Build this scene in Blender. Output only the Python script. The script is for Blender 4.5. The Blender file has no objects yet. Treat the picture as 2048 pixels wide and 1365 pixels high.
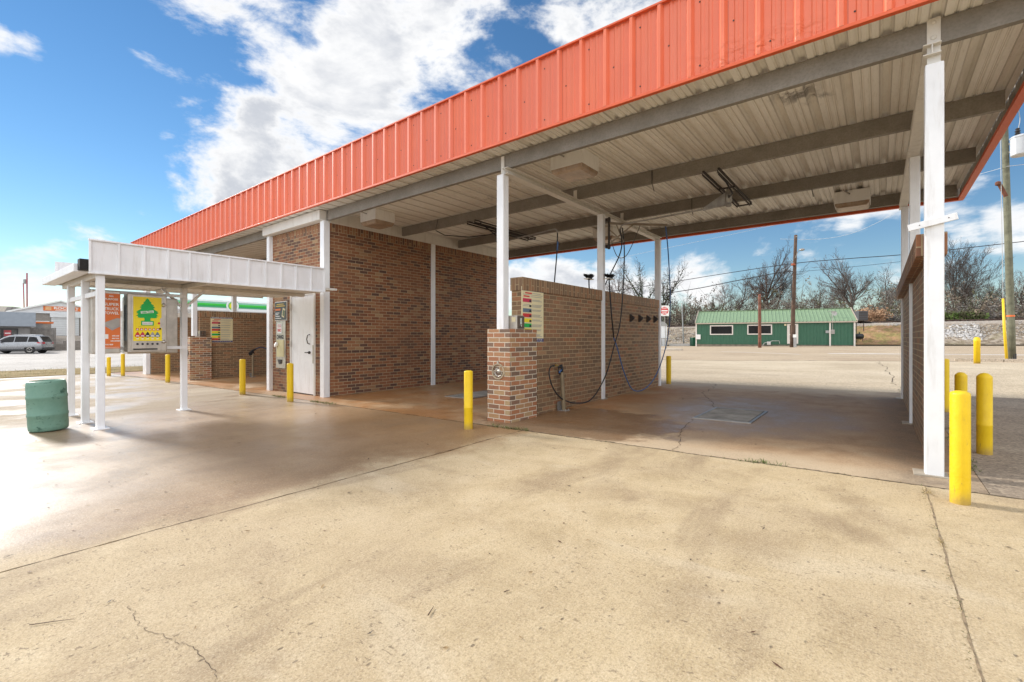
import bpy, math, random
from mathutils import Vector, Matrix
R=math.radians
rnd=random.Random(7)
sc=bpy.context.scene
COL=sc.collection
# ------------------------------------------------------------------ terrain
def gz(X,Y):
    zx=.0105*X if X>-25 else -.2625+.004*(X+25)
    return zx+.0065*max(-40,min(Y,90))-.03
# ------------------------------------------------------------------ node helper
class NT:
    def __init__(s,name,world=False):
        if world:
            s.m=bpy.data.worlds.new(name); s.m.use_nodes=True
        else:
            s.m=bpy.data.materials.new(name); s.m.use_nodes=True
        s.t=s.m.node_tree; s.t.nodes.clear()
    def n(s,t,ins=None,**kw):
        nd=s.t.nodes.new(t)
        for k,v in kw.items(): setattr(nd,k,v)
        for k,v in (ins or {}).items():
            sk=nd.inputs[k]
            if isinstance(v,bpy.types.NodeSocket): s.t.links.new(v,sk)
            else:
                if isinstance(v,(tuple,list)) and len(v)==3 and sk.type=='RGBA': v=(*v,1)
                sk.default_value=v
        return nd
    def math(s,op,a,b=0.0,c=0.0,clamp=False):
        nd=s.n('ShaderNodeMath',{0:a,1:b,2:c},operation=op); nd.use_clamp=clamp
        return nd.outputs[0]
    def mix(s,f,a,b,mode='MIX'):
        nd=s.n('ShaderNodeMix',data_type='RGBA',blend_type=mode)
        for k,v in ((0,f),(6,a),(7,b)):
            sk=nd.inputs[k]
            if isinstance(v,bpy.types.NodeSocket): s.t.links.new(v,sk)
            else: sk.default_value=(*v,1) if isinstance(v,(tuple,list)) and len(v)==3 else v
        return nd.outputs[2]
    def noise(s,vec,scale,detail=4,rough=.55,dist=0.0,out=0):
        return s.n('ShaderNodeTexNoise',{'Vector':vec,'Scale':scale,'Detail':detail,'Roughness':rough,'Distortion':dist}).outputs[out]
    def vor(s,vec,scale,feature='F1',rand=1.0,out='Distance'):
        return s.n('ShaderNodeTexVoronoi',{'Vector':vec,'Scale':scale,'Randomness':rand},feature=feature).outputs[out]
    def ramp(s,f,stops,interp='LINEAR'):
        nd=s.n('ShaderNodeValToRGB',{0:f}); cr=nd.color_ramp; cr.interpolation=interp
        while len(cr.elements)<len(stops): cr.elements.new(.5)
        for e,(p,c) in zip(cr.elements,stops):
            e.position=p; e.color=(*c,1) if isinstance(c,(tuple,list)) else (c,c,c,1)
        return nd.outputs[0]
    def rng(s,v,a,b,c=0.0,d=1.0,smooth=True):
        nd=s.n('ShaderNodeMapRange',{0:v,1:a,2:b,3:c,4:d}); nd.interpolation_type='SMOOTHSTEP' if smooth else 'LINEAR'
        return nd.outputs[0]
    def map(s,vec,scale=(1,1,1),loc=(0,0,0),rot=(0,0,0)):
        return s.n('ShaderNodeMapping',{'Vector':vec,'Scale':scale,'Location':loc,'Rotation':rot}).outputs[0]
    def obj(s): return s.n('ShaderNodeTexCoord').outputs['Object']
    def uv(s): return s.n('ShaderNodeTexCoord').outputs['UV']
    def pos(s): return s.n('ShaderNodeNewGeometry').outputs['Position']
    def bump(s,h,strength=.3,dist=.01,nrm=None):
        i={'Height':h,'Strength':strength,'Distance':dist}
        if nrm: i['Normal']=nrm
        return s.n('ShaderNodeBump',i).outputs[0]
    def out(s,col,rough=.6,metal=0.0,nrm=None,spec=.5,extra=None):
        i={'Base Color':col,'Roughness':rough,'Metallic':metal,'Specular IOR Level':spec}
        if nrm is not None: i['Normal']=nrm
        i.update(extra or {})
        b=s.n('ShaderNodeBsdfPrincipled',i)
        o=s.n('ShaderNodeOutputMaterial'); s.t.links.new(b.outputs[0],o.inputs[0]); return s.m
MAT={}
def paint(name,col,rough=.45,var=.12,dirt=None,dirtamt=.25,scale=3.0,metal=0.0,bump=.04,spec=.5):
    """a painted / plain surface: slight tone variation, grime patches, fine bump"""
    t=NT(name); o=t.obj()
    n1=t.noise(o,scale,5,.6); n2=t.noise(o,scale*14,4,.6)
    dk=tuple(c*(1-var*1.6) for c in col); lt=tuple(min(1,c*(1+var*.6)) for c in col)
    c=t.ramp(n1,[(.3,dk),(.7,lt)])
    if dirt:
        st=t.noise(t.map(o,(6,6,.7)),scale*.7,5,.65)
        c=t.mix(t.math('MULTIPLY',t.rng(st,.5,.75),dirtamt),c,dirt)
    r=t.rng(n2,.2,.8,max(.05,rough-.08),min(1,rough+.1))
    return t.out(c,r,metal,t.bump(n2,bump*4,.004),spec)
def brickmat(name,stops,mortar,dirt,dirtamt,wet=.0):
    t=NT(name); uv=t.uv(); o=t.pos()
    j=t.n('ShaderNodeVectorMath',{0:t.noise(o,9,2,.5,out=1),1:(.5,.5,.5)},operation='SUBTRACT').outputs[0]
    js=t.n('ShaderNodeVectorMath',{0:j,3:.006},operation='SCALE').outputs[0]
    uvj=t.n('ShaderNodeVectorMath',{0:uv,1:js},operation='ADD').outputs[0]
    b=t.n('ShaderNodeTexBrick',{'Vector':uvj,'Color1':(0,0,0),'Color2':(1,1,1),'Mortar':(.5,.5,.5),'Scale':1.0,'Mortar Size':.0062,'Mortar Smooth':.15,'Bias':0.0,'Brick Width':.212,'Row Height':.0705})
    g=t.n('ShaderNodeSeparateColor',{0:b.outputs[0]}).outputs[0]
    col=t.ramp(g,stops)
    fn=t.noise(t.map(uv,(12,40,12)),1.6,6,.7)
    col=t.mix(t.rng(fn,.38,.78,0,.42),col,t.mix(.55,col,(.03,.025,.025)))
    mn=t.noise(o,6,4,.6)
    mcol=t.mix(mn,tuple(c*.72 for c in mortar),mortar)
    col=t.mix(b.outputs[1],col,mcol)
    dn=t.noise(o,1.1,6,.65,.6)
    col=t.mix(t.math('MULTIPLY',t.rng(dn,.38,.72),dirtamt),col,dirt)
    h=t.math('SUBTRACT',t.math('MULTIPLY',fn,.35),b.outputs[1])
    ro=t.rng(dn,.3,.7,.82,.62)
    return t.out(col,ro,0,t.bump(h,.75,.008),.35)
# ------------------------------------------------------------------ mesh builder
WL={}
class MB:
    def __init__(s): s.V=[];s.F=[];s.M=[]
    def add(s,vs,fs,m=0):
        b=len(s.V); s.V+= [tuple(v) for v in vs]
        for f in fs: s.F.append(tuple(b+i for i in f)); s.M.append(m)
    def box(s,x0,x1,y0,y1,z0,z1,m=0):
        s.add([(x0,y0,z0),(x1,y0,z0),(x1,y1,z0),(x0,y1,z0),(x0,y0,z1),(x1,y0,z1),(x1,y1,z1),(x0,y1,z1)],
              [(0,3,2,1),(4,5,6,7),(0,1,5,4),(1,2,6,5),(2,3,7,6),(3,0,4,7)],m); return s
    def obox(s,c,ax,ay,az,m=0):
        c=Vector(c);ax=Vector(ax);ay=Vector(ay);az=Vector(az)
        P=[c+i*ax+j*ay+k*az for k in(-1,1) for j,i in((-1,-1),(-1,1),(1,1),(1,-1))]
        s.add(P,[(0,3,2,1),(4,5,6,7),(0,1,5,4),(1,2,6,5),(2,3,7,6),(3,0,4,7)],m); return s
    def bar(s,p,q,w,h,m=0,up=(0,0,1)):
        p=Vector(p);q=Vector(q);d=(q-p);L=d.length;d.normalize();u=Vector(up)
        if abs(d.dot(u))>.95:u=Vector((0,1,0))
        x=d.cross(u).normalized();z=x.cross(d)
        return s.obox((p+q)/2,d*(L/2),x*(w/2),z*(h/2),m)
    def tube(s,path,r,n=8,m=0,cap=True):
        P=[Vector(p) for p in path];k=len(P)
        rr=r if isinstance(r,(list,tuple)) else [r]*k
        vs=[];prev=None
        for i,p in enumerate(P):
            d=(P[min(i+1,k-1)]-P[max(i-1,0)])
            if d.length<1e-9:d=Vector((0,0,1))
            d.normalize()
            if prev is None:
                a=Vector((0,0,1)) if abs(d.z)<.9 else Vector((1,0,0)); x=d.cross(a).normalized()
            else:
                x=prev-d*prev.dot(d)
                x=x.normalized() if x.length>1e-6 else d.orthogonal().normalized()
            prev=x;y=d.cross(x)
            for j in range(n):
                a=2*math.pi*j/n; vs.append(p+(x*math.cos(a)+y*math.sin(a))*rr[i])
        fs=[]
        for i in range(k-1):
            for j in range(n):
                j2=(j+1)%n; fs.append((i*n+j,i*n+j2,(i+1)*n+j2,(i+1)*n+j))
        if cap: fs+= [tuple(reversed(range(n))),tuple((k-1)*n+j for j in range(n))]
        s.add(vs,fs,m); return s
    def lathe(s,c,prof,n=24,m=0,axis=(0,0,1),capb=True,capt=True):
        a=Vector(axis).normalized();x=a.orthogonal().normalized();y=a.cross(x);c=Vector(c);vs=[];k=len(prof)
        for r,z in prof:
            for j in range(n):
                t=2*math.pi*j/n; vs.append(c+a*z+(x*math.cos(t)+y*math.sin(t))*r)
        fs=[(i*n+j,i*n+(j+1)%n,(i+1)*n+(j+1)%n,(i+1)*n+j) for i in range(k-1) for j in range(n)]
        if capb: fs.append(tuple(reversed(range(n))))
        if capt: fs.append(tuple((k-1)*n+j for j in range(n)))
        s.add(vs,fs,m); return s
    def prism(s,pts,off,m=0):
        """closed polygon pts (3-D) swept by vector off"""
        n=len(pts);off=Vector(off);P=[Vector(p) for p in pts]
        s.add(P+[p+off for p in P],[tuple(reversed(range(n))),tuple(range(n,2*n))]+[(i,(i+1)%n,n+(i+1)%n,n+i) for i in range(n)],m); return s
    def quad(s,a,b,c,d,m=0): s.add([a,b,c,d],[(0,1,2,3)],m); return s
    def build(s,name,mats,parent=None,smooth=False,swap=False,bevel=0,seg=2,loc=None,uv=True,fixn=False):
        W=WL[parent.name] if parent is not None else Vector(loc or (0,0,0))
        me=bpy.data.meshes.new(name); me.from_pydata([tuple(Vector(v)-W) for v in s.V],[],s.F)
        if not isinstance(mats,(list,tuple)): mats=[mats]
        for mm in mats: me.materials.append(mm)
        me.polygons.foreach_set('material_index',s.M)
        if smooth: me.polygons.foreach_set('use_smooth',[True]*len(s.F))
        me.update()
        if fixn:
            import bmesh
            bm=bmesh.new(); bm.from_mesh(me); bmesh.ops.recalc_face_normals(bm,faces=bm.faces); bm.to_mesh(me); bm.free()
        if uv:
            ul=me.uv_layers.new(name='UVMap'); data=[0.0]*(2*len(me.loops))
            for p in me.polygons:
                nx,ny,nz=(abs(c) for c in p.normal)
                for li in p.loop_indices:
                    v=me.vertices[me.loops[li].vertex_index].co+W
                    if nz>nx and nz>ny: a,b=v.y,v.x
                    elif nx>ny: a,b=v.y,v.z
                    else: a,b=v.x+.05,v.z
                    if swap: a,b=b,a
                    data[2*li]=a;data[2*li+1]=b
            ul.data.foreach_set('uv',data)
        ob=bpy.data.objects.new(name,me); COL.objects.link(ob)
        if parent is not None: ob.parent=parent
        else: ob.location=W
        WL[ob.name]=W
        if bevel:
            md=ob.modifiers.new('bevel','BEVEL'); md.width=bevel; md.segments=seg; md.limit_method='ANGLE'; md.angle_limit=R(40)
        return ob
def tag(o,label=None,cat=None,group=None,kind=None):
    if label:o['label']=label
    if cat:o['category']=cat
    if group:o['group']=group
    if kind:o['kind']=kind
    return o
def thing(name,loc,label,cat,group=None):
    o=bpy.data.objects.new(name,None); COL.objects.link(o); o.location=loc; o.empty_display_size=.2
    WL[o.name]=Vector(loc); return tag(o,label,cat,group)
def copy_tree(o,parent=None):
    c=o.copy(); COL.objects.link(c); c.parent=parent; WL[c.name]=WL[o.name]
    for ch in list(o.children): copy_tree(ch,c)
    return c
def text(name,s,size,c,right,up,m,parent,depth=.002,align='CENTER',fit=None,loc=None,bold=0.0):
    cu=bpy.data.curves.new(name,'FONT'); cu.body=s; cu.size=size; cu.align_x=align; cu.align_y='CENTER'; cu.extrude=depth/2; cu.offset=bold; cu.resolution_u=3
    ob=bpy.data.objects.new(name,cu); COL.objects.link(ob)
    me=bpy.data.meshes.new_from_object(ob.evaluated_get(bpy.context.evaluated_depsgraph_get()))
    bpy.data.objects.remove(ob); bpy.data.curves.remove(cu)
    right=Vector(right).normalized();up=Vector(up).normalized();nn=right.cross(up);c=Vector(c)
    xs=[v.co.x for v in me.vertices]
    k=1.0
    if fit and xs and max(xs)-min(xs)>0: k=fit/(max(xs)-min(xs))
    W=WL[parent.name] if parent is not None else Vector(loc or (0,0,0))
    for v in me.vertices: v.co=c+right*v.co.x*k+up*v.co.y+nn*v.co.z-W
    me.materials.clear(); me.materials.append(m); me.name=name
    o=bpy.data.objects.new(name,me); COL.objects.link(o)
    if parent is not None:o.parent=parent
    else:o.location=W
    WL[o.name]=W
    return o
# ------------------------------------------------------------------ materials
WHITE=paint('white_paint',(.84,.85,.865),.42,.05,(.42,.37,.30),.3)
CREAM=paint('cream_paint',(.70,.675,.62),.5,.06,(.40,.34,.26),.35)
LIGHTBOX=paint('light_box_paint',(.84,.83,.80),.5,.05,(.4,.33,.24),.25)
DIFF=paint('diffuser_plastic',(.42,.31,.22),.35,.3,(.30,.16,.07),.7,5)
def bollard_paint():
    t=NT('yellow_bollard_paint'); o=t.obj(); z=t.n('ShaderNodeSeparateXYZ',{0:o}).outputs[2]
    n=t.noise(o,7,5,.65); f=t.noise(o,55,3,.6); sc_=t.noise(t.map(o,(16,16,5)),2.2,5,.7)
    c=t.ramp(n,[(.3,(.76,.50,.006)),(.7,(.84,.58,.012))])
    ch=t.math('MULTIPLY',t.rng(sc_,.63,.68),t.rng(z,.75,.15)); c=t.mix(t.math('MULTIPLY',ch,.75),c,(.34,.22,.06))
    bs=t.math('MULTIPLY',t.rng(z,.14,.0),t.rng(n,.3,.62,.25,1)); c=t.mix(t.math('MULTIPLY',bs,.75),c,(.30,.19,.07))
    c=t.mix(t.math('MULTIPLY',t.rng(sc_,.57,.63),.25),c,(.62,.42,.03))
    return t.out(c,t.rng(f,.3,.7,.38,.55),0,t.bump(t.math('ADD',f,t.math('MULTIPLY',n,2)),.35,.006),.45)
YELLOW=bollard_paint()
STEEL=paint('stainless_steel',(.52,.48,.42),.34,.15,(.25,.2,.14),.35,6,metal=.75)
GALV=paint('galvanised_steel',(.42,.40,.37),.42,.2,(.2,.16,.12),.4,8,metal=.6)
BLACK=paint('black_rubber',(.018,.018,.02),.5,.2)
BLUE=paint('blue_hose_rubber',(.05,.13,.33),.42,.15)
DARK=paint('dark_iron',(.045,.035,.03),.6,.4,(.12,.06,.03),.4)
BRASS=paint('brass',(.5,.33,.1),.35,.2,metal=.8)
REDP=paint('red_print',(.62,.03,.03),.5,.05)
BLACKP=paint('black_print',(.02,.02,.022),.5,.05)
WHITEP=paint('white_print',(.82,.81,.78),.5,.03)
NAVYP=paint('navy_print',(.05,.05,.16),.5,.05)
PAPER=paint('cream_print',(.66,.58,.36),.55,.05)
GREENP=paint('green_print',(.0,.44,.07),.45,.04)
YELP=paint('yellow_print',(.90,.72,.012),.45,.04)
ORANP=paint('orange_print',(.72,.17,.03),.45,.06)
BLUP=paint('slate_print',(.13,.19,.25),.5,.05)
GOLDP=paint('gold_print',(.55,.38,.06),.5,.1)
GREYP=paint('grey_print',(.35,.35,.34),.5,.1)
CRIMP=paint('crimson_print',(.55,.03,.08),.5,.05)
GLASS=paint('dark_glass',(.010,.010,.011),.14,.2,bump=.0,spec=.28)
HOLE=paint('dark_recess',(.012,.011,.01),.8,.1)
CHROME=paint('chrome',(.7,.7,.7),.15,.05,metal=.95,bump=0)
def redmetal():
    t=NT('red_ribbed_metal'); o=t.pos()
    n=t.noise(o,1.3,4,.6); f=t.noise(o,30,3,.5)
    c=t.ramp(n,[(.3,(.72,.138,.054)),(.7,(.79,.172,.070))])
    dn=t.noise(t.map(o,(1,1,1.6)),7,3,.55,.8)
    sx=t.n('ShaderNodeSeparateXYZ',{0:o})
    pid=t.math('FLOOR',t.math('DIVIDE',t.math('ADD',sx.outputs[0],23.2),.999))
    wn=t.n('ShaderNodeTexWhiteNoise',{1:pid},noise_dimensions='1D').outputs[0]
    c=t.mix(t.math('MULTIPLY',wn,.5),c,(.70,.165,.085))
    fd=t.noise(t.map(o,(2.5,2.5,.35)),1.6,5,.65); c=t.mix(t.rng(fd,.5,.78,0,.3),c,(.80,.26,.15))
    seam=t.math('MULTIPLY',t.rng(t.math('ABSOLUTE',t.math('SUBTRACT',t.math('FRACT',t.math('DIVIDE',t.math('ADD',sx.outputs[0],23.2),.999)),.004)),.008,.002),.5); c=t.mix(seam,c,(.25,.05,.02))
    mk=t.math('MULTIPLY',t.math('MULTIPLY',t.rng(sx.outputs[0],-1.9,-1.2),t.rng(sx.outputs[0],-.2,-.6)),t.rng(sx.outputs[2],4.42,4.05))
    h=t.math('ADD',t.math('MULTIPLY',dn,t.math('MULTIPLY',mk,1.0)),t.math('MULTIPLY',t.noise(o,2.2,2,.5),.12))
    b=t.bump(h,.75,.05); b=t.bump(f,.05,.003,b)
    return t.out(c,t.rng(n,.3,.7,.36,.46),0,b,.5,{'Coat Weight':.25,'Coat Roughness':.4,'Coat IOR':1.5})
REDM=redmetal()
REDT=paint('red_trim_metal',(.70,.115,.036),.5,.06)
def deckmat():
    t=NT('weathered_roof_deck'); o=t.pos()
    n=t.noise(t.map(o,(3.0,.35,1)),1.6,6,.65); f=t.noise(t.map(o,(24,3,1)),2.5,4,.6); s=t.noise(o,2.6,5,.7,.5)
    c=t.ramp(n,[(.22,(.62,.585,.52)),(.5,(.79,.765,.71)),(.78,(.85,.835,.79))])
    c=t.mix(t.rng(f,.5,.8,0,.35),c,(.47,.425,.36))
    fx=t.math('FRACT',t.math('DIVIDE',t.math('ADD',t.n('ShaderNodeSeparateXYZ',{0:o}).outputs[0],23.2),.333))
    gl=None
    for p_,w_ in ((.685,.030),(.992,.030),(.225,.020),(.46,.020)):
        q_=t.rng(t.math('ABSOLUTE',t.math('SUBTRACT',fx,p_)),w_,w_*.2); gl=q_ if gl is None else t.math('MAXIMUM',gl,q_)
    c=t.mix(t.math('MULTIPLY',gl,t.rng(n,.3,.65,.25,.65)),c,(.30,.26,.21))
    # sooty patches
    for (x,y,r) in ((-.75,6.15,.33),(-2.7,7.0,.25),(-5.2,6.3,.22),(-.55,6.45,.2),(-6.2,6.9,.3)):
        d=t.n('ShaderNodeVectorMath',{0:t.map(o,(1,1,0)),1:(x,y,0)},operation='DISTANCE').outputs['Value']
        m=t.math('MULTIPLY',t.rng(d,r,r*.2),t.rng(s,.47,.62))
        c=t.mix(t.math('MULTIPLY',m,.8),c,(.07,.06,.055))
    return t.out(c,.62,.05,t.bump(f,.15,.004),.35)
DECK=deckmat()
def purlinmat():
    t=NT('galvanised_purlin'); o=t.pos()
    n=t.noise(o,3,6,.7); f=t.noise(o,45,3,.6); st=t.noise(t.map(o,(9,9,.4)),2,4,.6)
    c=t.ramp(n,[(.3,(.21,.19,.16)),(.7,(.31,.285,.25))])
    c=t.mix(t.rng(f,.4,.7,0,.35),c,(.15,.13,.105))
    c=t.mix(t.rng(st,.6,.8,0,.4),c,(.36,.31,.24))
    return t.out(c,.66,.15,t.bump(f,.12,.003),.35)
PURL=purlinmat()
BR_ROOM=brickmat('red_brown_brick',[(.0,(.10,.056,.044)),(.18,(.135,.072,.05)),(.34,(.225,.092,.048)),(.62,(.285,.115,.055)),(.85,(.33,.145,.068)),(.95,(.33,.19,.095)),(1,(.40,.26,.14))],(.50,.385,.235),(.215,.105,.052),.42)
BR_DIV=brickmat('brown_brick',[(.0,(.18,.112,.068)),(.25,(.225,.138,.08)),(.5,(.275,.16,.088)),(.75,(.31,.172,.09)),(.9,(.36,.16,.08)),(1,(.38,.24,.13))],(.53,.40,.235),(.25,.155,.085),.45)
BR_PIER=brickmat('mixed_pier_brick',[(.0,(.17,.115,.085)),(.2,(.25,.145,.095)),(.35,(.38,.155,.075)),(.65,(.44,.195,.095)),(.82,(.44,.26,.13)),(.94,(.47,.33,.18)),(1,(.52,.38,.22))],(.82,.73,.57),(.2,.13,.08),.25)
# ------------------------------------------------------------------ ground materials
def concrete():
    t=NT('apron_concrete'); o=t.pos(); sx=t.n('ShaderNodeSeparateXYZ',{0:o}); X=sx.outputs[0];Y=sx.outputs[1]
    A=t.noise(o,.55,5,.6,.4); B=t.noise(o,2.3,6,.65,.3); Cn=t.noise(o,11,5,.7); D=t.noise(o,70,4,.7); E=t.noise(o,230,2,.6)
    dry=t.ramp(B,[(.28,(.42,.315,.175)),(.5,(.54,.42,.25)),(.72,(.61,.49,.312))])
    dry=t.mix(t.rng(A,.42,.66,0,.5),dry,(.45,.345,.215))
    # dragged, soft-edged drain stains
    st=t.noise(t.map(o,(1.25,.42,1),rot=(0,0,R(-28))),1.15,5,.55,.9)
    dry=t.mix(t.rng(st,.51,.68,0,.55),dry,(.27,.19,.115))
    st2=t.noise(t.map(o,(.5,1.6,1),rot=(0,0,R(22)),loc=(3,1,0)),1.4,4,.5,.6)
    dry=t.mix(t.rng(st2,.55,.74,0,.4),dry,(.31,.22,.13))
    dry=t.mix(t.rng(st2,.40,.24,0,.4),dry,(.66,.565,.41))
    # particular stains: (x, y, long radius, short radius, direction)
    for (x,y,a,b_,an,k) in ((-2.22,3.35,.62,.20,82,.75),(-.20,3.62,.42,.13,-36,.7),(-.10,4.12,.50,.16,-62,.6),(-1.35,4.35,.55,.25,10,.35),(-.72,2.24,.30,.16,70,.4),(-1.92,1.58,.34,.17,60,.4),(-.66,3.0,.5,.2,30,.4),(-3.0,2.6,.6,.25,75,.35)):
        pm_=t.map(t.n('ShaderNodeVectorMath',{0:o,1:(x,y,0)},operation='SUBTRACT').outputs[0],(1,1,0),(0,0,0),(0,0,-R(an)))
        dd=t.n('ShaderNodeVectorMath',{0:t.map(pm_,(1/a,1/b_,0))},operation='LENGTH').outputs['Value']
        dd=t.math('ADD',dd,t.math('MULTIPLY',t.math('SUBTRACT',B,.5),1.8))
        dry=t.mix(t.math('MULTIPLY',t.rng(dd,1.5,.0),k*.72),dry,(.255,.175,.10))
    # wet, rust-tinted slab to the left
    wb=t.math('ADD',t.math('MULTIPLY',t.math('SUBTRACT',B,.5),.9),t.math('MULTIPLY',t.math('SUBTRACT',A,.5),1.3))
    xe=t.math('ADD',X,wb)
    wet=t.rng(xe,-3.45,-4.05)
    wetc=t.ramp(B,[(.25,(.215,.128,.062)),(.55,(.30,.19,.098)),(.8,(.375,.262,.15))])
    rust=t.math('MULTIPLY',t.math('MULTIPLY',t.rng(Y,2.6,4.6),t.rng(X,-9.5,-6.5)),t.rng(st,.22,.5))
    wetc=t.mix(t.math('MULTIPLY',rust,.7),wetc,(.38,.20,.07))
    far=t.math('MAXIMUM',t.rng(X,-8.6,-11.0),t.math('MULTIPLY',t.rng(Y,1.0,-1.5),0.0))
    dryl=t.ramp(t.noise(t.map(o,(1.6,.3,1)),1.2,5,.6,.5),[(.3,(.27,.20,.13)),(.7,(.46,.385,.285))])
    puddle=t.math('MULTIPLY',t.math('MULTIPLY',wet,t.math('MULTIPLY',t.rng(X,-3.9,-5.4,.45,1),t.rng(t.noise(o,.45,5,.6,.8),.32,.50,.65,1))),t.math('SUBTRACT',1.0,t.math('MULTIPLY',far,t.rng(t.noise(o,.8,4,.6),.38,.56))))
    col=t.mix(wet,dry,wetc); col=t.mix(t.math('MULTIPLY',far,t.rng(t.noise(o,.8,4,.6),.36,.54)),col,dryl)
    # aggregate, sand grain, pits
    ag=t.vor(o,150,out='Color'); agv=t.n('ShaderNodeSeparateColor',{0:ag}).outputs[0]
    col=t.mix(t.math('MULTIPLY',t.rng(agv,.55,1.0),.24),col,(.66,.54,.37))
    col=t.mix(t.math('MULTIPLY',t.rng(agv,.30,.0),.28),col,(.24,.16,.09))
    col=t.mix(t.math('MULTIPLY',t.rng(D,.48,.72),.46),col,t.mix(.7,col,(.16,.10,.055)))
    pv=t.vor(t.map(o,(1,.6,1),rot=(0,0,R(35))),19,rand=1.0)
    pm=t.math('MULTIPLY',t.rng(pv,.19,.05),t.math('MULTIPLY',t.rng(Cn,.44,.60),t.rng(B,.36,.54)))
    col=t.mix(t.math('MULTIPLY',pm,.75),col,(.10,.07,.045))
    pf=t.math('MULTIPLY',t.rng(t.vor(o,75),.16,.04),t.rng(Cn,.45,.62))
    col=t.mix(t.math('MULTIPLY',pf,.6),col,(.15,.10,.06))
    br=t.noise(t.map(o,(90,5,1),rot=(0,0,R(4))),1.0,3,.6)
    col=t.mix(t.math('MULTIPLY',t.rng(br,.5,.75),t.math('MULTIPLY',t.math('SUBTRACT',1,wet),.28)),col,(.30,.23,.15))
    G=t.noise(t.map(o,(1,.7,1)),150,2,.6); col=t.mix(t.rng(G,.52,.74,0,.5),col,t.mix(.6,col,(.10,.065,.035))); col=t.mix(t.rng(G,.46,.28,0,.42),col,t.mix(.6,col,(.80,.68,.50)))
    sm=t.math('MULTIPLY',t.rng(t.noise(o,1.5,4,.6,.5),.42,.56),t.rng(Cn,.38,.52))
    sp=t.math('MULTIPLY',t.rng(t.noise(t.map(o,(.62,1.35,1),rot=(0,0,R(-38))),42,3,.62,.35),.60,.67),sm); col=t.mix(t.math('MULTIPLY',sp,.62),col,(.13,.09,.055))
    h=t.math('ADD',t.math('MULTIPLY',D,.6),t.math('ADD',t.math('MULTIPLY',E,.35),t.math('MULTIPLY',br,.35)))
    h=t.math('SUBTRACT',h,t.math('ADD',t.math('MULTIPLY',pm,1.4),pf))
    b=t.bump(h,t.math('SUBTRACT',.55,t.math('MULTIPLY',puddle,.30)),.006)
    b2=t.bump(B,.25,.03,b)
    rw=t.rng(t.noise(o,1.7,5,.65),.35,.65,.30,.44)
    ro=t.math('ADD',t.math('MULTIPLY',puddle,.6),t.math('MULTIPLY',t.math('SUBTRACT',1,puddle),.82))
    return t.out(col,ro,0,b2,.3,{'Coat Weight':puddle,'Coat Roughness':rw,'Coat IOR':1.52,'Coat Normal':t.bump(t.math('ADD',D,t.math('MULTIPLY',B,2.0)),.18,.006)})
CONC=concrete()
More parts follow.
